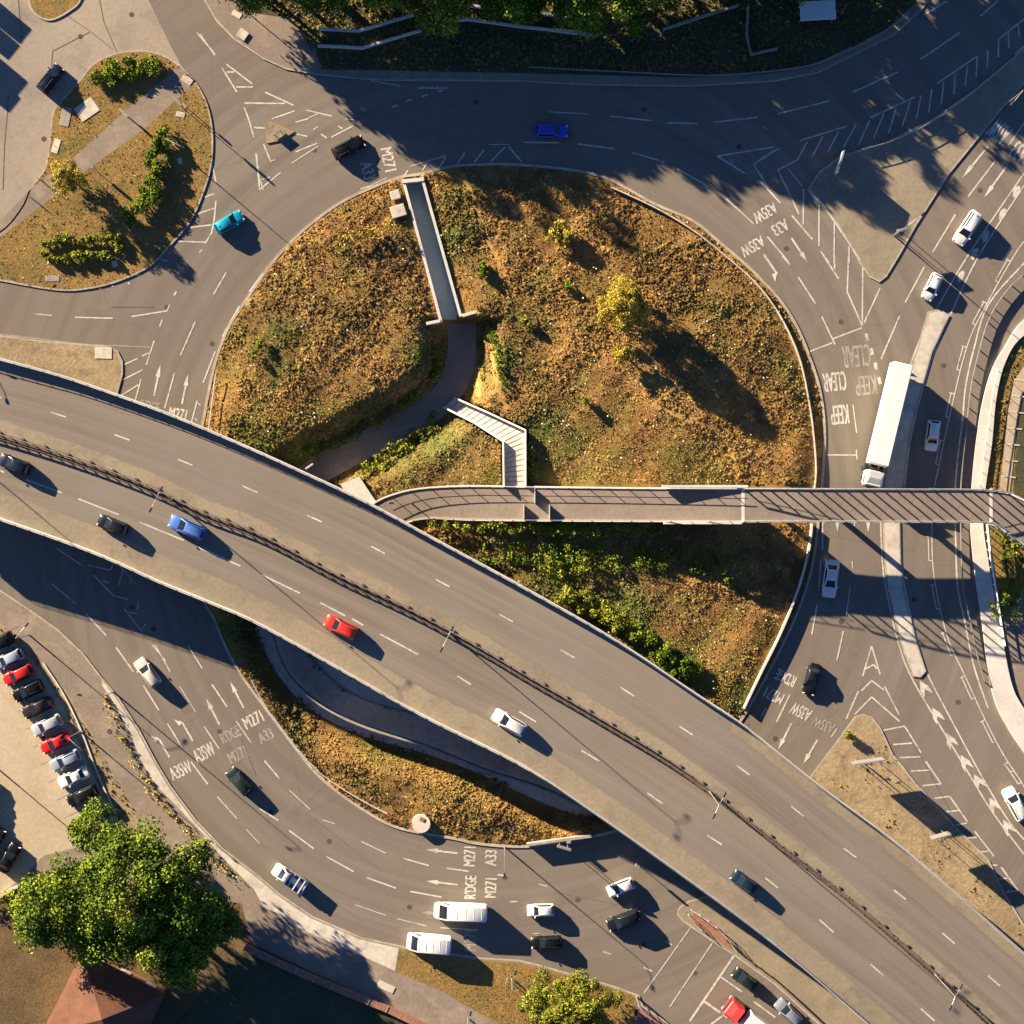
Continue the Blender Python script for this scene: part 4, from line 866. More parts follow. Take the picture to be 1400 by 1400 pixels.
# retaining walls of the shaded northern subway ramp
for pts, lb in (([(437,41),(490,44),(566,22)], 'upper angled wall of the shaded ramp at the top'), ([(435,64),(496,67),(576,43)], 'lower angled wall of the shaded ramp at the top'), ([(612,30),(640,28),(705,37),(816,50)], 'long straight wall in the shade right of the angled ramp'), ([(640,9),(700,17),(775,24)], 'rear wall behind the long straight shaded wall'), ([(906,42),(960,24),(1009,9)], 'thin diagonal wall on the shaded northern verge'), ([(1022,10),(1020,50),(1026,76),(1062,68)], 'thin L shaped wall on the shaded northern verge')):
    wallbar(pts, .3, .9, 0, M['coping'] if 'thin' not in lb else M['conc2'], 'wall', label=lb, cat='wall')
# ---------------------------------------------------------------- vehicles
def rot_of(d): return math.atan2(-d[1], d[0])
def car(px_, py_, d, Lp, kind, col, label, z=0.0, group=None, name='parked_car', Wp=None, roofcol=None, extra=None):
    L = Lp*.1; Wd = (Wp*.1 if Wp else min(1.95, max(1.72, L*.425)))
    spec = dict(sedan=(-.37,.25,-.24,.04,1.42,.93), hatch=(-.485,.27,-.40,.07,1.50,.97), suv=(-.49,.28,-.44,.09,1.72,1.06), estate=(-.49,.25,-.44,.04,1.47,.97), van=(-.495,.40,-.485,.24,2.35,1.2), pickup=(-.02,.30,.03,.16,1.8,1.05))[kind]
    xr0, xf0, xr1, xf1, Ht, belt = spec
    t = thing(name, label, 'van' if kind == 'van' else 'pickup truck' if kind == 'pickup' else 'car', W(px_, py_, z), rot_of(d), group)
    P = paintmat(col); m = MB()
    st = [(-.5,.74),(-.493,.84),(-.475,.92),(-.44,.97),(-.38,1),(-.2,1),(0,1),(.15,1),(.27,1),(.36,.985),(.43,.95),(.47,.88),(.49,.79),(.5,.66)]
    ring = []
    for u, wf in st:
        hw = Wd/2*wf
        if u > xf0-.02: tp = belt-(u-xf0)/(0.5-xf0)*(belt-.66)*(1.0 if u > .46 else .62)
        elif kind == 'sedan' and u < xr0+.02: tp = belt-.02-(xr0-u)*.35
        else: tp = belt
        if kind == 'van' and u > xf0: tp = belt-(u-xf0)/(.5-xf0)*.4
        x = u*L
        ring.append([(x,-hw*.86,.20),(x,-hw*.97,.34),(x,-hw,.55),(x,-hw*.985,tp-.16),(x,-hw*.90,tp-.04),(x,-hw*.55,tp+.015),(x,0,tp+.035),(x,hw*.55,tp+.015),(x,hw*.90,tp-.04),(x,hw*.985,tp-.16),(x,hw,.55),(x,hw*.97,.34),(x,hw*.86,.20)])
    k = 13
    m.v = [p for r in ring for p in r]
    m.f = [(r*k+i, r*k+k+i, r*k+k+(i+1)%k, r*k+(i+1)%k) for r in range(len(ring)-1) for i in range(k)]
    m.f += [tuple(range(k)), tuple((len(ring)-1)*k+i for i in reversed(range(k)))]; m.m = [0]*len(m.f)
    body = obj('body', m, P, t, world=False, smooth=True, ang=50)
    # greenhouse
    hb = Wd/2*(.90 if kind != 'van' else .95); hr = Wd/2*(.70 if kind not in ('van',) else .86)
    def rr(x0, x1, hw, z_, c):
        return [(x0+c,-hw,z_),(x1-c,-hw,z_),(x1,-hw+c,z_),(x1,hw-c,z_),(x1-c,hw,z_),(x0+c,hw,z_),(x0,hw-c,z_),(x0,-hw+c,z_)]
    m = MB(); R0 = rr(xr0*L, xf0*L, hb, belt-.06, .10*L/4); R1 = rr(xr1*L, xf1*L, hr, Ht-.09, .07*L/4)
    R2 = rr(xr1*L+.10, xf1*L-.12, hr-.09, Ht-.015, .10); m.add(R0+R1+R2, [tuple([r*8+i, r*8+(i+1)%8, r*8+8+(i+1)%8, r*8+8+i]) for r in range(2) for i in range(8)]+[tuple(range(16, 24))])
    obj('roof', m, paintmat(roofcol) if roofcol else P, t, world=False, smooth=True, ang=35)
    def panel(a, b, c, e, nm, ins=.10, off=.012, mat='glass'):   # quad a,b (low) c,e (high), shrunk and pushed out
        v = [Vector(q) for q in (a, b, c, e)]; ce = sum(v, Vector())/4; v = [q+(ce-q)*ins for q in v]
        nn = (v[1]-v[0]).cross(v[3]-v[0]).normalized()
        if nn.dot(Vector((ce.x-(xr0+xf0)/2*L, ce.y, ce.z-.6))) < 0: nn = -nn
        m = MB(); m.add([q+nn*off for q in v]+[q-nn*.02 for q in v], [(0,1,2,3),(4,7,6,5),(0,4,5,1),(1,5,6,2),(2,6,7,3),(3,7,4,0)]); obj(nm, m, M[mat], t, world=False)
    panel(R0[2], R0[3], R1[3], R1[2], 'windscreen', .05)
    if kind != 'van': panel(R0[7], R0[6], R1[6], R1[7], 'rear_window', .10)
    if kind != 'van':
        panel(R0[0], R0[1], R1[1], R1[0], 'side_window', .12); panel(R0[5], R0[4], R1[4], R1[5], 'side_window', .12)
    else:
        for s_ in (-1, 1):
            panel((xf0*L-.95, s_*hb, belt-.0), (xf0*L-.12, s_*hb, belt), (xf1*L-.1, s_*hr*1.02, Ht-.35), (xf1*L-.6, s_*hr*1.03, Ht-.35), 'side_window', .06, .02)
    if kind == 'van':
        for k_ in range(5):
            m = MB(); m.box((-.40*L+k_*.15*L, 0, Ht-.004), (.05, hr*1.5, .03)); obj('roof_rib', m, M['signback'] if k_ == 3 else P, t, world=False)
    else:
        m = MB(); m.box((xr1*L+.35, 0, Ht+.03), (.16, .05, .07)); obj('aerial', m, M['dark'], t, world=False)
        m = MB(); m.box((xf0*L+(.5-xf0)*L*.92, 0, .62), (.05, Wd*.42, .16)); obj('grille', m, M['dark'], t, world=False)
        m = MB(); m.box((.485*L, 0, .42), (.09, .52, .12)); obj('number_plate', m, M['white'], t, world=False)
    if kind in ('suv', 'estate', 'hatch') and (px_+py_) % 2 < 1.0 and kind != 'hatch':
        for s_ in (-1, 1):
            m = MB(); m.tube((xr1*L+.2, s_*(hr-.08), Ht+.02), (xf1*L-.25, s_*(hr-.08), Ht+.02), .025, n=5); obj('roof_rail', m, M['chrome'], t, world=False)
    for wx in (-.31*L, .315*L):
        for s_ in (-1, 1):
            m = MB(); m.tube((wx, s_*(Wd/2-.22), .32), (wx, s_*(Wd/2+.012), .32), .32, n=16); wh = obj('wheel', m, M['black'], t, world=False, smooth=True)
            m = MB(); m.tube((wx, s_*(Wd/2-.02), .32), (wx, s_*(Wd/2+.022), .32), .19, n=10); obj('rim', m, M['steel'], wh, world=False)
    for s_ in (-1, 1):
        m = MB(); m.box((.468*L, s_*Wd*.345, .70 if kind != 'van' else .85), (.16, .34, .13), s_*-.35, bev=.03); obj('headlight', m, M['lamp'], t, world=False)
        m = MB(); m.box((-.483*L, s_*Wd*.37, .82 if kind != 'van' else 1.1), (.10, .26, .16 if kind != 'van' else .5), s_*.25, bev=.03); obj('tail_light', m, M['red'], t, world=False)
        m = MB(); m.box((xf0*L-.22, s_*(Wd/2+.06), belt+.06), (.16, .22, .13), 0, bev=.03); obj('wing_mirror', m, P if kind != 'van' else M['dark'], t, world=False)
    return t
DK = (.009,.012,.018); NAVY = (.007,.014,.035); WHT = (.74,.74,.72); SIL = (.42,.44,.45); RED = (.42,.015,.012); BLK = (.006,.007,.008)
drv = dict(name='car')
car(71,109,(.62,-.78),43,'suv',NAVY,'dark navy car alone on the pale yard road at top left',**drv)
car(314,305,(.87,-.5),42,'hatch',(.0,.30,.46),'turquoise hatchback on the roundabout beside the shrubby island',**drv)
car(477,203,(.90,-.44),46,'estate',BLK,'black car with roof rails next to the small hatched triangle at the top',**drv)
car(754,180,(1,.03),44,'hatch',(.03,.06,.50),'bright blue car in deep shade on the northern road',**drv)
car(1321,313,(-.55,.83),50,'suv',WHT,'white tall car on the upper eastern road beside the painted white blobs',**drv)
car(1273,393,(-.45,.89),38,'hatch',WHT,'small white hatchback at the tip of the paved traffic island',**drv)
car(1273.5,596,(-.13,.99),42,'hatch',WHT,'white hatchback inside the shadow of the articulated lorry',**drv)
car(1134.5,791,(-.12,.99),52,'sedan',WHT,'white saloon just below the footbridge',**drv)
car(1109,928,(-.25,.97),44,'sedan',DK,'dark saloon with red tail lamps approaching the flyover beside the painted chevrons',**drv)
car(22,635,(-.93,-.36),42,'hatch',NAVY,'dark blue car leaving the left edge of the flyover',z=fz(22),**drv)
car(156,718,(-.93,-.37),42,'hatch',DK,'charcoal car second from the left on the flyover',z=fz(150),**drv)
car(257,721,(-.92,-.38),50,'estate',(.06,.15,.48),'blue car nearest the crash barrier on the flyover',z=fz(257),**drv)
car(467,857,(-.90,-.44),46,'hatch',(.62,.03,.02),'red car on the flyover',z=fz(467),**drv)
car(696,987,(-.87,-.5),48,'estate',(.62,.63,.62),'silver white car on the flyover above the sunken path',z=fz(696),**drv)
car(1016,1204,(-.82,-.57),36,'hatch',(.008,.022,.042),'small dark blue car furthest right on the flyover',z=fz(1016),**drv)
car(1017,1337,(-.80,-.6),36,'hatch',(.008,.018,.022),'dark hatchback waiting on the lower entry road beside the red and white lorry',**drv)
car(1077,1382,(-.72,-.69),42,'estate',(.16,.19,.26),'grey blue car behind the dark hatchback on the lower entry road',**drv)
car(1386,1098,(-.48,-.88),48,'suv',WHT,'white tall car at the right edge beside the chevron line',**drv)
car(203,919,(-.60,-.80),44,'estate',(.50,.49,.44),'cream silver car heading up the south-western arc',**drv)
car(328,1067,(-.65,-.76),42,'hatch',(.012,.025,.026),'very dark green hatchback below the lane lettering',**drv)
car(630,1244.5,(-1,-.04),73,'van',(.80,.80,.77),'long white van in the middle lane at the bottom',Wp=24,name='van')
car(587,1287.5,(-1,-.09),61,'van',(.80,.80,.77),'shorter white van nearest the bottom kerb',Wp=25,name='van')
car(739,1243,(-1,.03),37,'hatch',WHT,'white hatchback directly right of the long white van',**drv)
car(848,1212,(-.93,.37),38,'hatch',WHT,'white hatchback nearest the grey wall below the flyover',**drv)
car(747,1287,(-.99,.05),42,'estate',BLK,'black car right of the shorter white van',**drv)
car(852,1257,(-.93,.36),46,'suv',(.008,.011,.02),'dark tall car just below the white hatchback',**drv)
row = [(0,878,DK,'hatch','dark car at the top of the parked row, cut by the photo edge'),(13,901,(.30,.34,.42),'hatch','silver blue hatchback second in the parked row'),(27,922,RED,'hatch','red hatchback in the parked row above two black cars'),(40,944,BLK,'estate','black estate in the middle of the parked row'),(53,967,(.03,.02,.022),'sedan','black saloon directly above the silver car in the parked row'),(66,991,(.36,.38,.42),'hatch','silver grey car above the second red car in the parked row'),(78,1015,(.48,.012,.015),'sedan','bright red saloon in the lower half of the parked row'),(91,1039,(.24,.30,.40),'estate','blue grey estate below the bright red saloon'),(102,1062,WHT,'sedan','white saloon near the bottom of the parked row'),(114,1087,BLK,'suv','black tall car last in the parked row beside the big tree')]
for x, y, c, k_, lb in row: car(x, y, (-.89,.42), 43, k_, c, lb, z=.13, group='cars parked in a row along the car park edge')
car(14,1172,(.5,-.86),42,'sedan',BLK,'black saloon parked left of the big green tree',z=.13)
car(-6,1150,(.5,-.86),42,'hatch',DK,'dark hatchback cut off by the left edge beside the black saloon',z=.13)
car(-20,1082,(.89,-.42),42,'hatch',SIL,'silver hatchback just beyond the left edge of the car park, only its shadow seen',z=.13)
car(-20,1112,(.89,-.42),42,'hatch',WHT,'white hatchback beyond the left edge below the silver one, only its shadow seen',z=.13)
# flatbed truck with three white bars
t = car(397,1199,(-.84,-.54),52,'pickup',(.50,.54,.53),'small blue flatbed truck with white bars across its load bed',name='flatbed_truck')
m = MB(); m.box((-1.15,0,1.0),(2.7,1.9,.14)); m.box((-1.15,-.93,1.2),(2.7,.06,.4)); m.box((-1.15,.93,1.2),(2.7,.06,.4)); m.box((-2.48,0,1.2),(.06,1.8,.4)); m.box((.2,0,1.35),(.06,1.9,.9)); obj('load_bed', m, paintmat((.05,.10,.30)), t, world=False)
for x in (-2.0,-1.15,-.35):
    m = MB(); m.box((x,0,1.55),(.16,1.95,.08)); m.tube((x,-.9,1.2),(x,-.9,1.55),.03); m.tube((x,.9,1.2),(x,.9,1.55),.03); obj('load_bar', m, M['white'], t, world=False)
# articulated lorries
def lorry(px_, py_, d, label, cabcol, boxlen, boxw=2.6, z=0, cat='lorry', cab=True, ht=4.05, name='lorry'):
    t = thing(name, label, cat, W(px_, py_, z), rot_of(d))           # origin at front of trailer
    m = MB(); m.box((-boxlen/2,0,(1.15+ht)/2),(boxlen,boxw,ht-1.15),bev=.07)
    obj('trailer_box', m, M['white'], t, world=False)
    m = MB(); m.box((-boxlen/2,0,.98),(boxlen-.6,1.1,.32)); m.box((-boxlen*.45,-1.0,.7),(3.5,.06,.55)); m.box((-boxlen*.45,1.0,.7),(3.5,.06,.55)); m.box((-boxlen+.05,0,.6),(.1,2.4,.2)); obj('chassis', m, M['dark'], t, world=False)
    m = MB()
    for i in range(int(boxlen/1.2)): m.box((-.6-i*1.2,0,ht+.006),(.04,boxw-.2,.02))
    obj('roof_ribs', m, M['white'], t, world=False)
    for x in (-boxlen+1.8,-boxlen+3.1,-boxlen+4.4):
        for s_ in (-1,1):
            m = MB(); m.tube((x,s_*.85,.5),(x,s_*1.26,.5),.5,n=18); obj('wheel', m, M['black'], t, world=False, smooth=True)
    if cab:
        m = MB(); m.box((1.95,0,1.95),(2.1,2.45,2.5),bev=.16); cb_ = obj('cab', m, paintmat(cabcol), t, world=False)
        m = MB(); vs = [(1.0,-1.05,3.2),(1.0,1.05,3.2),(2.7,.95,3.2),(2.7,-.95,3.2),(1.0,-1.0,3.85),(1.0,1.0,3.85),(1.9,.8,3.6),(1.9,-.8,3.6)]
        m.add(vs, [(4,5,6,7)[::-1],(0,1,5,4)[::-1],(1,2,6,5)[::-1],(2,3,7,6)[::-1],(3,0,4,7)[::-1]]); obj('wind_deflector', m, paintmat(cabcol), cb_, world=False)
        m = MB(); m.box((3.02,0,2.3),(.04,2.1,.9)); obj('windscreen', m, M['glass'], cb_, world=False)
        for s_ in (-1,1):
            m = MB(); m.box((2.3,s_*1.235,2.3),(.9,.03,.75)); obj('side_window', m, M['glass'], cb_, world=False)
            m = MB(); m.box((2.95,s_*1.42,2.2),(.12,.25,.55),bev=.03); obj('wing_mirror', m, M['dark'], cb_, world=False)
            m = MB(); m.box((3.0,s_*.9,.85),(.08,.4,.25),bev=.02); obj('headlight', m, M['lamp'], cb_, world=False)
            for x in (.3,2.2):
                m = MB(); m.tube((x,s_*.8,.5),(x,s_*1.25,.5),.5,n=18); obj('wheel', m, M['black'], t, world=False, smooth=True)
        m = MB(); m.box((.6,0,.8),(3.2,1.0,.35)); m.box((.5,0,1.4),(.25,1.4,.8)); m.tube((.62,-.5,1.3),(.62,.5,1.3),.14); obj('coupling', m, M['dark'], t, world=False)
        m = MB(); m.box((.62,.3,1.25),(.18,1.5,.10)); obj('cable', m, M['red'], t, world=False)
    return t
lorry(1194,636,(-.235,.972),'long white articulated lorry passing under the footbridge',(.74,.75,.76),14.0)
# ------------- red and white lorry at the bottom
t = lorry(1016,1386,(-.80,-.60),'red cabbed lorry with white box body at the bottom crossing',(.55,.03,.035),9.0)
# lorry trailers standing in the yard beyond the top-left corner
for i, (x, y, L) in enumerate([(-70,-38,9),(-86,-16,9),(-75,34,9),(-85,56,9)]):
    lorry(x, y, (.78,.63), ['white box trailer, topmost of the four beyond the top left corner','white box trailer second from the top beyond the top left corner','white box trailer third from the top beyond the top left corner','white box trailer, lowest of the four beyond the top left corner'][i], WHT, L, cab=False, cat='trailer', name='box_trailer', ht=4.0)
# ---------------------------------------------------------------- street lamps, signs, small things
def lamp(px_, py_, h, z, arms, label, name='street_lamp', arm=2.0, group=None):
    t = thing(name, label, 'street lamp', W(px_, py_, z), 0, group); m = MB(); m.tube((0,0,0),(0,0,1.4),.11,.10,8); m.tube((0,0,1.4),(0,0,h),.075,.045,8); obj('pole', m, M['steel'], t, world=False, smooth=True)
    for a in arms:
        d = Vector((a[0], -a[1], 0)).normalized(); m = MB(); m.tube((0,0,h-.05), d*arm*.6+Vector((0,0,h+.22)), .045, .04, 6); m.tube(d*arm*.6+Vector((0,0,h+.22)), d*arm+Vector((0,0,h+.26)), .04, .035, 6); ar = obj('arm', m, M['steel'], t, world=False)
        m = MB(); c = d*(arm+.4)+Vector((0,0,h+.27)); m.box(c, (.70,.28,.13), math.atan2(d.y, d.x), bev=.05); obj('lamp_head', m, M['dark'], ar, world=False)
    return t
gl = 'twin armed street lamps along the flyover median'
for x, lb in ((-110,'twin armed street lamp on the flyover median beyond the left edge'),(236,'twin armed street lamp on the flyover median above the blue car'),(615,'twin armed street lamp on the flyover median near the photo centre'),(970,'twin armed street lamp on the flyover median, third along'),(1278,'twin armed street lamp on the flyover median at lower right')):
    lamp(x, fM(x), 11.3, fz(x), ((-.45,.9),(.45,-.9)), lb, group=gl, arm=1.1)
gs = 'single street lamps beside the roads'
for (x, y, h, a, lb) in [(345,-22,8,(-.3,1),'street lamp beyond the top edge above the hatched triangle'),(300,-15,7,(.5,1),'street lamp beyond the top edge left of its taller neighbour'),(239,203,6.2,(.6,.3),'street lamp on the shrubby island right of the green hedge'),(-70,452,9.5,(.2,1),'street lamp beyond the left edge beside the middle left road'),(155,946,9.5,(-1,-.25),'street lamp with long arm over the footway above the lane lettering'),(40,868,7,(.6,-.7),'street lamp behind the top of the parked row'),(110,1000,7.0,(.6,.5),'thin street lamp behind the middle of the parked row'),(-10,1045,8,(1,0),'street lamp in the car park at the left edge'),
      (690,1158,7.2,(0,1),'street lamp at the southern edge of the grass island'),(1222,322,9,(.4,-.3),'street lamp standing on the paved north-east island'),(1374,144,9,(-.5,.6),'street lamp at the right end of the north-east island'),(640,1392,6,(.2,-1),'street lamp on the bottom footway'),(700,1338,6,(.2,-1),'street lamp on the bottom grass left of the yellow tree'),(1178,1040,8,(.6,.4),'street lamp on the dusty triangle right of the flyover'),(870,1362,6,(.5,.5),'street lamp at the bottom crossing by the red paving'),(-40,470,8,(1,.3),'street lamp beyond the left edge beside the flyover'),(563,688,6,(-1,0),'thin street lamp at the western end of the footbridge')]:
    lamp(x, y, h, .1, (a,), lb, group=gs)
def sign(px_, py_, hp, wd, ht, face, label, name='road_sign', z=.1, mat='signface', posts=2, tilt=0.0, shape='rect'):
    t = thing(name, label, 'road sign', W(px_, py_, z), rot_of(face)); off = wd*.3 if posts == 2 else 0
    for s_ in ((-1,1) if posts == 2 else (0,)):
        m = MB(); m.tube((0,s_*off,-.1),(0,s_*off,hp+ht*.9),.05,n=7); obj('post', m, M['steel'], t, world=False)
    m = MB()
    if shape == 'rect': m.box((.0,0,hp+ht/2),(.22,wd,ht))
    else: m.tube((.06,0,hp+ht/2),(.10,0,hp+ht/2),wd/2,n=20)
    pn = obj('panel', m, M['signback'], t, world=False)
    m = MB()
    if shape == 'rect': m.box((.115,0,hp+ht/2),(.02,wd*.94,ht*.94))
    else: m.tube((.10,0,hp+ht/2),(.115,0,hp+ht/2),wd/2*.94,n=20)
    obj('face', m, M[mat], pn, world=False); return t
sign(173,158,.9,1.6,1.1,(-.7,.7),'low rectangular sign on the upper part of the shrubby island path',posts=2)
sign(283-27,170-22,1.6,.7,.5,(-.7,.7),'small square sign near the path end on the shrubby island',posts=1)
sign(250,148,3.2,1.6,1.2,(.7,-.7),'tall rectangular sign at the north-east corner of the shrubby island',posts=1)
sign(131,233,.9,.35,1.4,(.6,.8),'slim marker post sign on the lower grass near the yellow bush',posts=1)
sign(1143,228,1.6,3.2,2.0,(-.95,-.3),'big white direction sign in tree shade at the top of the north-east island')
sign(1228,318,2.4,1.5,1.1,(.2,1),'white sign standing at the right edge of the paved north-east island')
sign(1180,1036,2.2,4.2,2.6,(.15,1),'wide white direction sign at the head of the dusty triangle')
sign(1278,1137,2.2,2.6,2.2,(.3,1),'smaller white direction sign halfway down the dusty triangle')
sign(1225,1067,1.0,1.0,1.0,(.3,1),'round white traffic sign between the two direction signs',posts=1,shape='round')
sign(777,1149,.9,.6,.9,(.2,1),'small white chevron sign in front of the straight grey wall',posts=1)
sign(693,1338,1.0,.7,.9,(1,.2),'small white sign on the bottom grass left of the yellow tree',posts=1)
sign(770,1152,3.4,1.9,1.0,(-.3,1),'tall sign whose shadow falls on the road left of the grey wall')
sign(870,1180,1.6,.6,1.0,(-.5,1),'small white sign on a thin post beside the flyover shadow',posts=1)
sign(379,182,.3,1.5,.5,(.6,.8),'crossed chevron board on the little brown triangle',posts=2)
sign(1055,1182-0,.2,.2,.2,(1,0),'tiny marker post on the flyover shoulder',posts=1,z=fz(1055)) if False else None
# traffic island pieces: brown triangle, utility chamber, slabs, bins
m = MB(); m.poly([wp([(364,165),(372,168),(403,180),(386,192),(365,196)])], .14, 0, .14); obj('planted_triangle', m, M['tan'], kind='structure')
t = thing('utility_chamber', 'round pale concrete chamber with a brown hatch at the southern island edge', 'chamber', W(576,1125,.1)); m = MB(); m.tube((0,0,-.1),(0,0,.75),1.3,1.25,28); obj('lid', m, M['conc'], t, world=False, smooth=True); m = MB(); m.box((.15,.6,.80),(.65,.5,.1),-.4); obj('hatch', m, M['brick'], t, world=False)
for x, y, sx, sy, r_, lb, zz in [(119,150,2.9,2.2,.6,'large pale concrete slab on the upper grass of the shrubby island',.16),(77,200,.9,2.0,-.3,'narrow pale slab left of the island grass edge',.15),(90,160,1.3,2.6,-.2,'faint long slab just left of the large pale slab',.15),(256,110,1.5,.9,-.6,'pale slab at the kerb where the island path ends',.16),(247,157,1.2,.7,-.2,'small pinkish slab on the eastern grass',.15),(246,220,.6,.8,.2,'tiny pale slab below the pinkish one',.15),(75,357,1.9,.8,-.05,'pale slab below the rounded plants',.16),(72,383-2,1.9,.8,0,'faint slab at the bottom kerb of the shrubby island',.15),(157,361,.7,.9,.3,'little slab right of the rounded plants',.16),(142,483,2.3,1.5,-.03,'pale slab at the end of the middle left traffic island',.16),(332,48,1.3,1.3,-.6,'pale cabinet base on the top footway',.3),(324,20,1.3,.8,-.5,'small pale slab above the cabinet base',.15),(528,1349,2.4,1.0,-.45,'pale slab on the shaded bottom footway',.16)]:
    m = MB(); q = W(x, y); m.box((q.x, q.y, zz-.03), (sx, sy, .12), r_, bev=.02); obj('concrete_slab', m, M['conc'] if 'faint' not in lb else M['conc2'], label=lb, cat='slab')
# shelter in the dark at the top right
t = thing('shelter', 'pale flat roofed shelter on the dark verge at the top', 'shelter', W(1114,21,.1)); m = MB(); m.box((0,0,2.45),(4.8,2.6,.14),.06,bev=.03); obj('roof', m, M['white'], t, world=False)
m = MB(); m.box((0,1.15,1.2),(4.6,.08,2.4),0.06); obj('back_wall', m, M['signback'], t, world=False)
for x in (-2.2,2.2):
    m = MB(); m.box((x,-1.0,1.2),(.12,.12,2.4)); obj('post', m, M['steel'], t, world=False)
# benches and bits near the yard path
for x, y, lb in ((45,272,'short dark bollard rail at the lower left path crossing'),(58,248,'short dark bollard rail just above the other one by the path')):
    t = thing('cycle_stand', lb, 'cycle stand', W(x,y,.1), -.6)
    m = MB(); m.tube((-.6,0,0),(-.6,0,.85),.04); m.tube((.6,0,0),(.6,0,.85),.04); m.tube((-.6,0,.85),(.6,0,.85),.04); obj('frame', m, M['dark'], t, world=False)
# fallen litter style white bags on the banks
# ---------------------------------------------------------------- corner house
hs = thing('house', 'brick house with a red brown pyramid tiled roof at the bottom left', 'house', W(140,1389,.1))
cs = [W(113,1301,3.6), W(226,1359,3.6), W(168,1474,3.6), W(55,1416,3.6)]; ap = W(139,1394,7.4)
m = MB(); m.add([*cs, ap]+[c-Vector((0,0,.25)) for c in cs], [(1,0,4),(2,1,4),(3,2,4),(0,3,4),(5,6,7,8),(0,1,6,5),(1,2,7,6),(2,3,8,7),(3,0,5,8)]); rf = obj('roof', m, M['tile'], hs)
m = MB(); ce = sum(cs, Vector())/4
for c in cs: m.tube(c+Vector((0,0,.02)), ap+Vector((0,0,.02)), .11, n=6)
obj('hip_tiles', m, M['tile'], rf)
m = MB(); P = [ce+(c-ce)*.93 for c in cs]; vs = [(p.x,p.y,0) for p in P]+[(p.x,p.y,3.4) for p in P]; m.add(vs, [(0,3,7,4),(3,2,6,7),(2,1,5,6),(1,0,4,5)]); obj('wall', m, M['wallb'], hs)
for i, (x, y, r_) in enumerate([(148,1366,.16),(158,1371,.16),(140,1377,.34),(157,1385,.34),(106,1352,.12)]):
    q = W(x, y, 5.6); m = MB(); zz = 4.1 if x == 106 else (5.2 if r_ < .2 else 6.0); m.tube((q.x,q.y,zz-.8),(q.x,q.y,zz+.45),r_,r_*.9,10); m.tube((q.x,q.y,zz+.5),(q.x,q.y,zz+.65),r_*1.5,r_*.4,10); obj('roof_vent', m, M['conc'], rf, smooth=False)
# windows and door of the house
for a, b, n_ in ((0,1,3),(1,2,3),(0,3,3),(3,2,3)):
    A_, B_ = P[a], P[b]; d = (B_-A_); L = d.length; d.normalize(); r_ = math.atan2(d.y, d.x); nn = Vector((d.y,-d.x,0))
    if nn.dot(A_-ce) < 0: nn = -nn
    for i in range(n_):
        c = A_+d*L*(i+.5)/n_+nn*.02; m = MB()
        dr = (a == 1 and i == 1); m.box((c.x,c.y,1.15 if dr else 1.7),(1.0 if dr else 1.5,.10,2.1 if dr else 1.2),r_); f_ = obj('door' if dr else 'window', m, M['white'] if not dr else M['dark'], hs)
        if not dr: m = MB(); m.box((c.x+nn.x*.03,c.y+nn.y*.03,1.7),(1.3,.10,1.0),r_); obj('pane', m, M['glass'], f_)
# ---------------------------------------------------------------- trees and shrubs
def offtree(tipx, tipy, h, R, label, **k):          # stands where its shadow in the photo starts
    x = tipx-26.7*h*.93; y = tipy-22.4*h*.93
    return tree(x, y, R, h, label, M['leaf'], name='tree', group='trees on the northern verge', **k)
tree(182,1216,10.6,13.0,'huge green broadleaf tree beside the car park and the pyramid roof',M['leaf'],K=260,br=1.7,per=300,leaf=.19,ex=1.32,ey=.86,low=.2)
tree(262,1258,6.5,10.0,'green tree joined to the right side of the huge tree',M['leaf'],K=90,br=1.3,per=260,leaf=.19)
tree(142,1128,3.2,7.5,'small bright green tree just above the huge tree next to the parked row',M['leaf'],K=30,br=1.1,per=240,leaf=.17)
tree(778,1378,6.0,6.0,'rounded yellow green tree at the bottom centre',M['leafl'],K=120,br=1.0,per=260,leaf=.13,low=.1)
tree(851,424,3.3,8.4,'yellow leaved tree casting a long shadow on the island',M['leafy'],K=120,br=.85,per=230,leaf=.11,z=.5,low=-.05,full=True)
tree(850,486,1.2,3.2,'very small yellow tree just below the yellow leaved tree',M['leafy'],K=14,br=.5,per=90,leaf=.14,z=.5,cat='tree')
tree(100,248,2.1,6.4,'olive yellow small tree beside the path on the shrubby island',M['leafy'],K=50,br=.7,per=200,leaf=.10,full=True,low=0)
tree(765,325,1.8,2.0,'low yellow bush in the upper part of the meadow',M['leafy'],K=22,br=.6,per=90,leaf=.14,z=.5,cat='bush',name='bush')
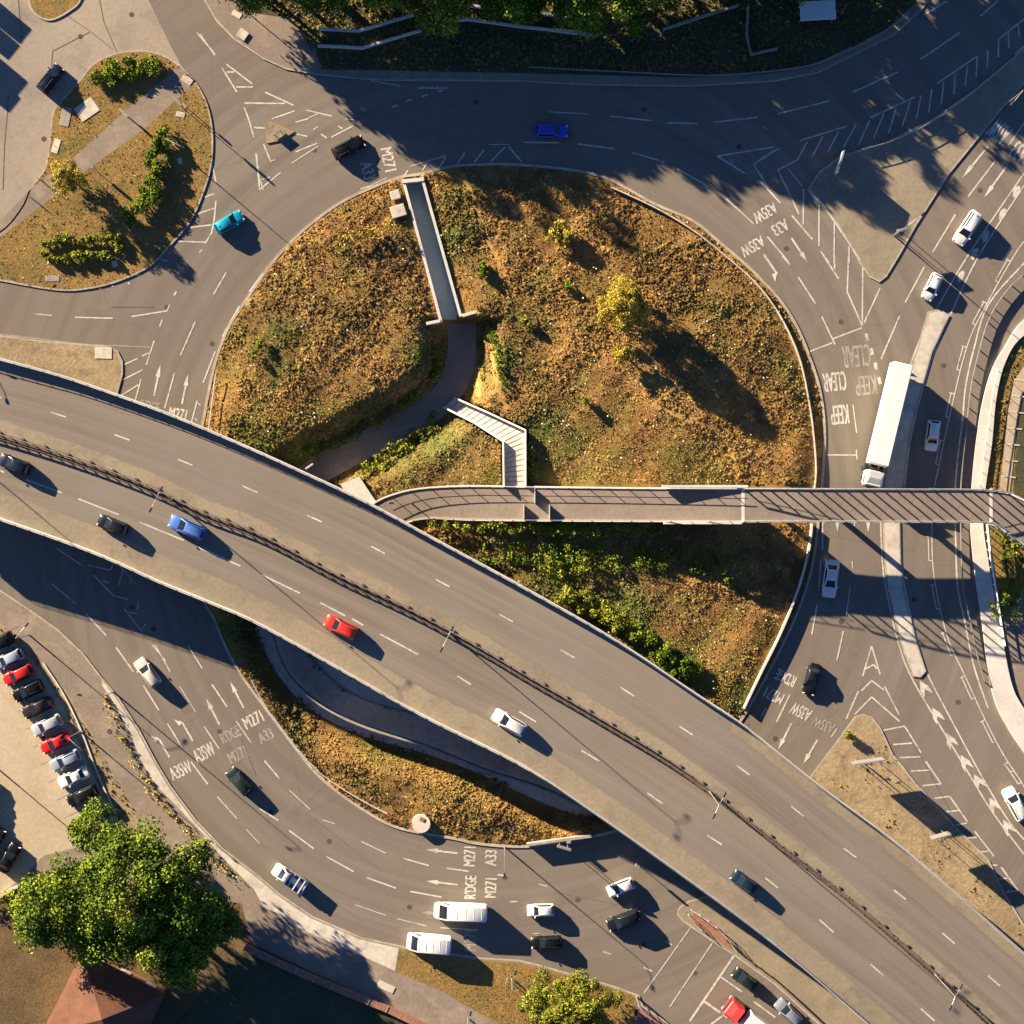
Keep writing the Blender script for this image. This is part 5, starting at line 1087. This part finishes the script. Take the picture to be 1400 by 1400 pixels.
NT = [(600,8,4.4,8.5,M['leafl'],'bright green tree at the top edge above the angled ramp wall',None),(700,-6,5.5,9,M['leaf'],'dark tree at the top edge right of the bright one',None),(785,2,5,10,M['leaf'],'dark tree at the top edge near the middle',None),(868,2,5.5,14,M['leaf'],'tall dark tree at the top edge throwing a long finger of shade',None),(345,-14,3.6,7,M['leafl'],'green tree peeping in at the top left of the northern verge',None),(960,-30,5,12,M['leaf'],'dark tree beyond the top edge right of the middle',None),
      (395,-50,7,12,M['leaf'],'broad tree beyond the top edge',None),(480,-75,7,14,M['leaf'],'broad tree beyond the top edge, second from the left',None),(560,-60,7,13,M['leaf'],'broad tree beyond the top edge above the bright one',None),(360,-40,6.5,15.5,M['leaf'],'tall tree beyond the top left edge that shades the island',None),(650,-90,8,15,M['leaf'],'broad tree far behind the top edge',None),(760,-80,8,14,M['leaf'],'broad tree beyond the top edge centre',None),(815,-112,7,13,M['leaf'],'broad tree beyond the top edge behind the tall one',None),(985,-62,5,6.5,M['leaf'],'low tree beyond the top edge left of the shelter',None),(1050,-52,4.5,5.5,M['leaf'],'low tree beyond the top edge above the shelter',None),(300,-62,5,13,M['leaf'],'narrow tree beyond the top left corner of the verge',None),(322,-118,7,19,M['leaf'],'very tall tree beyond the top left corner of the verge',None),(440,-10,4,8,M['leaf'],'small dark tree at the top edge left of the angled walls',None),(520,-20,4.5,9,M['leaf'],'small dark tree at the top edge above the angled walls',None),(1090,-70,7,11,M['leaf'],'broad tree beyond the shelter',None),(1180,-110,8,12,M['leaf'],'broad tree beyond the top right road',None),(1000,-180,9,16,M['leaf'],'tall tree far beyond the shelter',None),(1200,-200,9,14,M['leaf'],'tall tree far beyond the top right corner',None),(420,-150,9,15,M['leaf'],'tall tree far beyond the top left',None)]
for i, (x, y, R, h, mt, lb, _) in enumerate(NT):
    tree(x, y, R, h*1.1, lb, mt, K=int(26*R/3), br=1.5, per=120 if y < -40 else 300, leaf=.34 if y < -40 else .19, group='trees on the northern verge', low=.15)
# shrubs in the top-left island
hedge([(137,112),(150,100),(165,97),(185,93),(205,95),(216,97)], 2.2, 1.0, 'curved green shrub bed at the top of the shrubby island', M['leaf'], name='shrub_bed', cat='shrub bed', per=130, step=4)
hedge([(224,184),(222,200),(214,225),(212,250),(206,270),(193,288),(178,298)], 2.2, 1.7, 'curved dark green hedge down the east side of the shrubby island', M['leaf'], per=120, step=4)
gsh = 'rounded shrubs in the bottom bed of the shrubby island'
for i in range(22):
    u = (i % 11)/10; v = i//11
    shrub(64+u*98+rng.normal(0,2), 332+v*14-u*6+(8 if 0 < u < 1 else 0)*v+rng.normal(0,2), .62, .9, 'rounded pale green shrub in the two row bed at the bottom of the shrubby island', M['leafl'], group=gsh, z=.12, per=55)
hedge([(745,770),(780,778),(812,770)], 1.8, 1.8, 'bright green bushes just south of the footbridge', M['leafl'], hfun=terr1, name='bush', cat='bush')
hedge([(765,812),(800,822),(840,848),(868,862)], 2.2, 1.8, 'olive green hedge above the flyover parapet', M['leafl'], hfun=terr1, per=130, step=5)
hedge([(868,866),(890,880),(915,900),(945,918)], 2.4, 2.0, 'dark green leafy hedge close to the flyover parapet', M['leaf'], hfun=terr1, per=130, step=5)
hedge([(598,722),(680,722),(760,723),(840,723),(905,722)], 1.2, 2.2, 'long sunlit topped hedge along the south side of the footbridge', M['leafl'], hfun=terr1, per=70)
hedge([(660,758),(720,755),(800,760),(900,765),(1000,765)], 3.0, .7, 'dark brambles in the footbridge shade', M['leaf'], hfun=terr1, name='brambles', cat='brambles', per=50)
hedge([(502,652),(530,632),(562,608),(590,590),(606,574)], 2.6, 1.1, 'green scrub between the sunken path and the triangular golden grass', M['leafl'], hfun=terr1, name='scrub', cat='scrub')
hedge([(425,618),(470,602),(520,575),(560,545),(592,515),(596,480)], 1.5, 1.1, 'shaded dark scrub along the bank above the sunken path', M['leaf'], hfun=terr1, name='scrub', cat='scrub')
hedge([(668,440),(676,465),(683,490),(690,530)], .7, .6, 'narrow line of dark green bushes right of the path bend', M['leaf'], hfun=terr1, per=50)
hedge([(655,470),(661,500),(660,520)], .4, .4, 'thin row of small plants nearest the path bend', M['leaf'], hfun=terr1, per=30, step=12, name='plants', cat='plants')
hedge([(355,466),(348,500)], 1.4, 1.6, 'dark bush with a shadow on the western meadow', M['leaf'], hfun=terr1, name='bush', cat='bush')
hedge([(470,335),(490,322),(520,315),(545,308)], 1.0, 1.6, 'dry bushes left of the subway ramp', M['leafy'], hfun=terr1, name='bush', cat='bush', per=35)
hedge([(720,600),(728,620),(735,650)], 1.4, .9, 'pale green shrubs right of the stepped ramp', M['leafl'], hfun=terr1, name='bush', cat='bush')
hedge([(1362,722),(1375,745),(1385,780),(1376,820),(1366,842)], 3.0, 1.6, 'dark ivy thicket at the eastern end of the footbridge', M['leaf'], name='thicket', cat='thicket')
hedge([(-20,1236),(10,1226),(35,1212),(45,1205)], 1.2, 1.4, 'green hedge left of the huge tree', M['leafl'])
hedge([(143,950),(156,985),(172,1018),(190,1053),(214,1088),(244,1122),(280,1160),(318,1200)], .4, .28, 'straggly brown hedge between the white footway and the cycle path', M['leafy'], per=22, step=11)
for i, (x, y, lb) in enumerate([(663,374,'small green sapling in the meadow right of the subway ramp'),(718,437,'tiny dark sapling in the middle of the meadow'),(775,392,'small sapling with a pale patch below it'),(800,548,'low dark bush left of the golden ridge'),(995,795,'small orange bush in the footbridge shade'),(1160,1006,'little green bush on the nose of the dusty triangle'),(660,368,'low olive tuft beside the green sapling')]):
    shrub(x, y, .7, 1.2, lb, M['leafl'] if i % 2 else M['leaf'], name='bush' if 'bush' in lb else 'sapling' if 'sapling' in lb else 'grass_tuft', z=None if x < 1120 else .12)
# weeds on verges
flat = lambda z: (lambda x, y: np.full(np.shape(x), z))
tufts('verge_weeds', cr(TL,4,True), 9000, flat(.12), M['grass'], lambda x, y: .25+.2*np.sin(x*.05)*np.cos(y*.06), rad=(.06,.2), hgt=(.03,.12), excl=lambda x, y: inside([(0,318),(0,303),(46,255),(97,219),(180,144),(231,103),(268,112),(255,124),(200,175),(124,229),(75,268),(15,314)], x, y), label='short dry turf on the shrubby island', cat='grass')
tufts('verge_weeds', [(1180,985),(1125,1060),(1300,1215),(1400,1300),(1400,1275),(1350,1180),(1235,1055),(1200,1000)], 3200, flat(.12), M['grass'], lambda x, y: .1+.0*x, rad=(.08,.25), hgt=(.04,.2), excl=lambda x, y: (np.sin(x*.09)+np.sin(y*.07+x*.05)) < .3, label='sparse brown weeds on the dusty triangle', cat='grass')
tufts('verge_weeds', [(560,1305),(660,1318),(790,1342),(865,1365),(840,1400),(690,1400),(650,1380)], 3500, flat(.126), M['grass'], lambda x, y: .25+.0*x, rad=(.06,.18), hgt=(.03,.1), label='short mown grass on the bottom verge', cat='grass')
tufts('verge_weeds', [(310,-10),(400,30),(440,95),(1060,100),(1180,58),(1250,8),(1250,-30)], 12000, flat(.126), M['grass'], lambda x, y: .6+.0*x, rad=(.1,.35), hgt=(.06,.3), label='rough shaded grass on the northern verge', cat='grass')
tufts('verge_weeds', [(0,856),(60,912),(125,1008),(185,1112),(165,1125),(118,1040),(60,920),(0,878)], 2600, flat(.126), M['grass'], lambda x, y: .35+.0*x, rad=(.08,.25), hgt=(.05,.25), label='weedy strip between the parked row and the cycle path', cat='grass')
tufts('verge_weeds', [(1400,462),(1376,496),(1363,545),(1357,607),(1348,669),(1364,669),(1372,600),(1385,520),(1402,490)], 1500, flat(.11), M['grass'], lambda x, y: .45+.0*x, rad=(.08,.25), hgt=(.05,.2), label='narrow grass strip behind the pale curved wall', cat='grass')
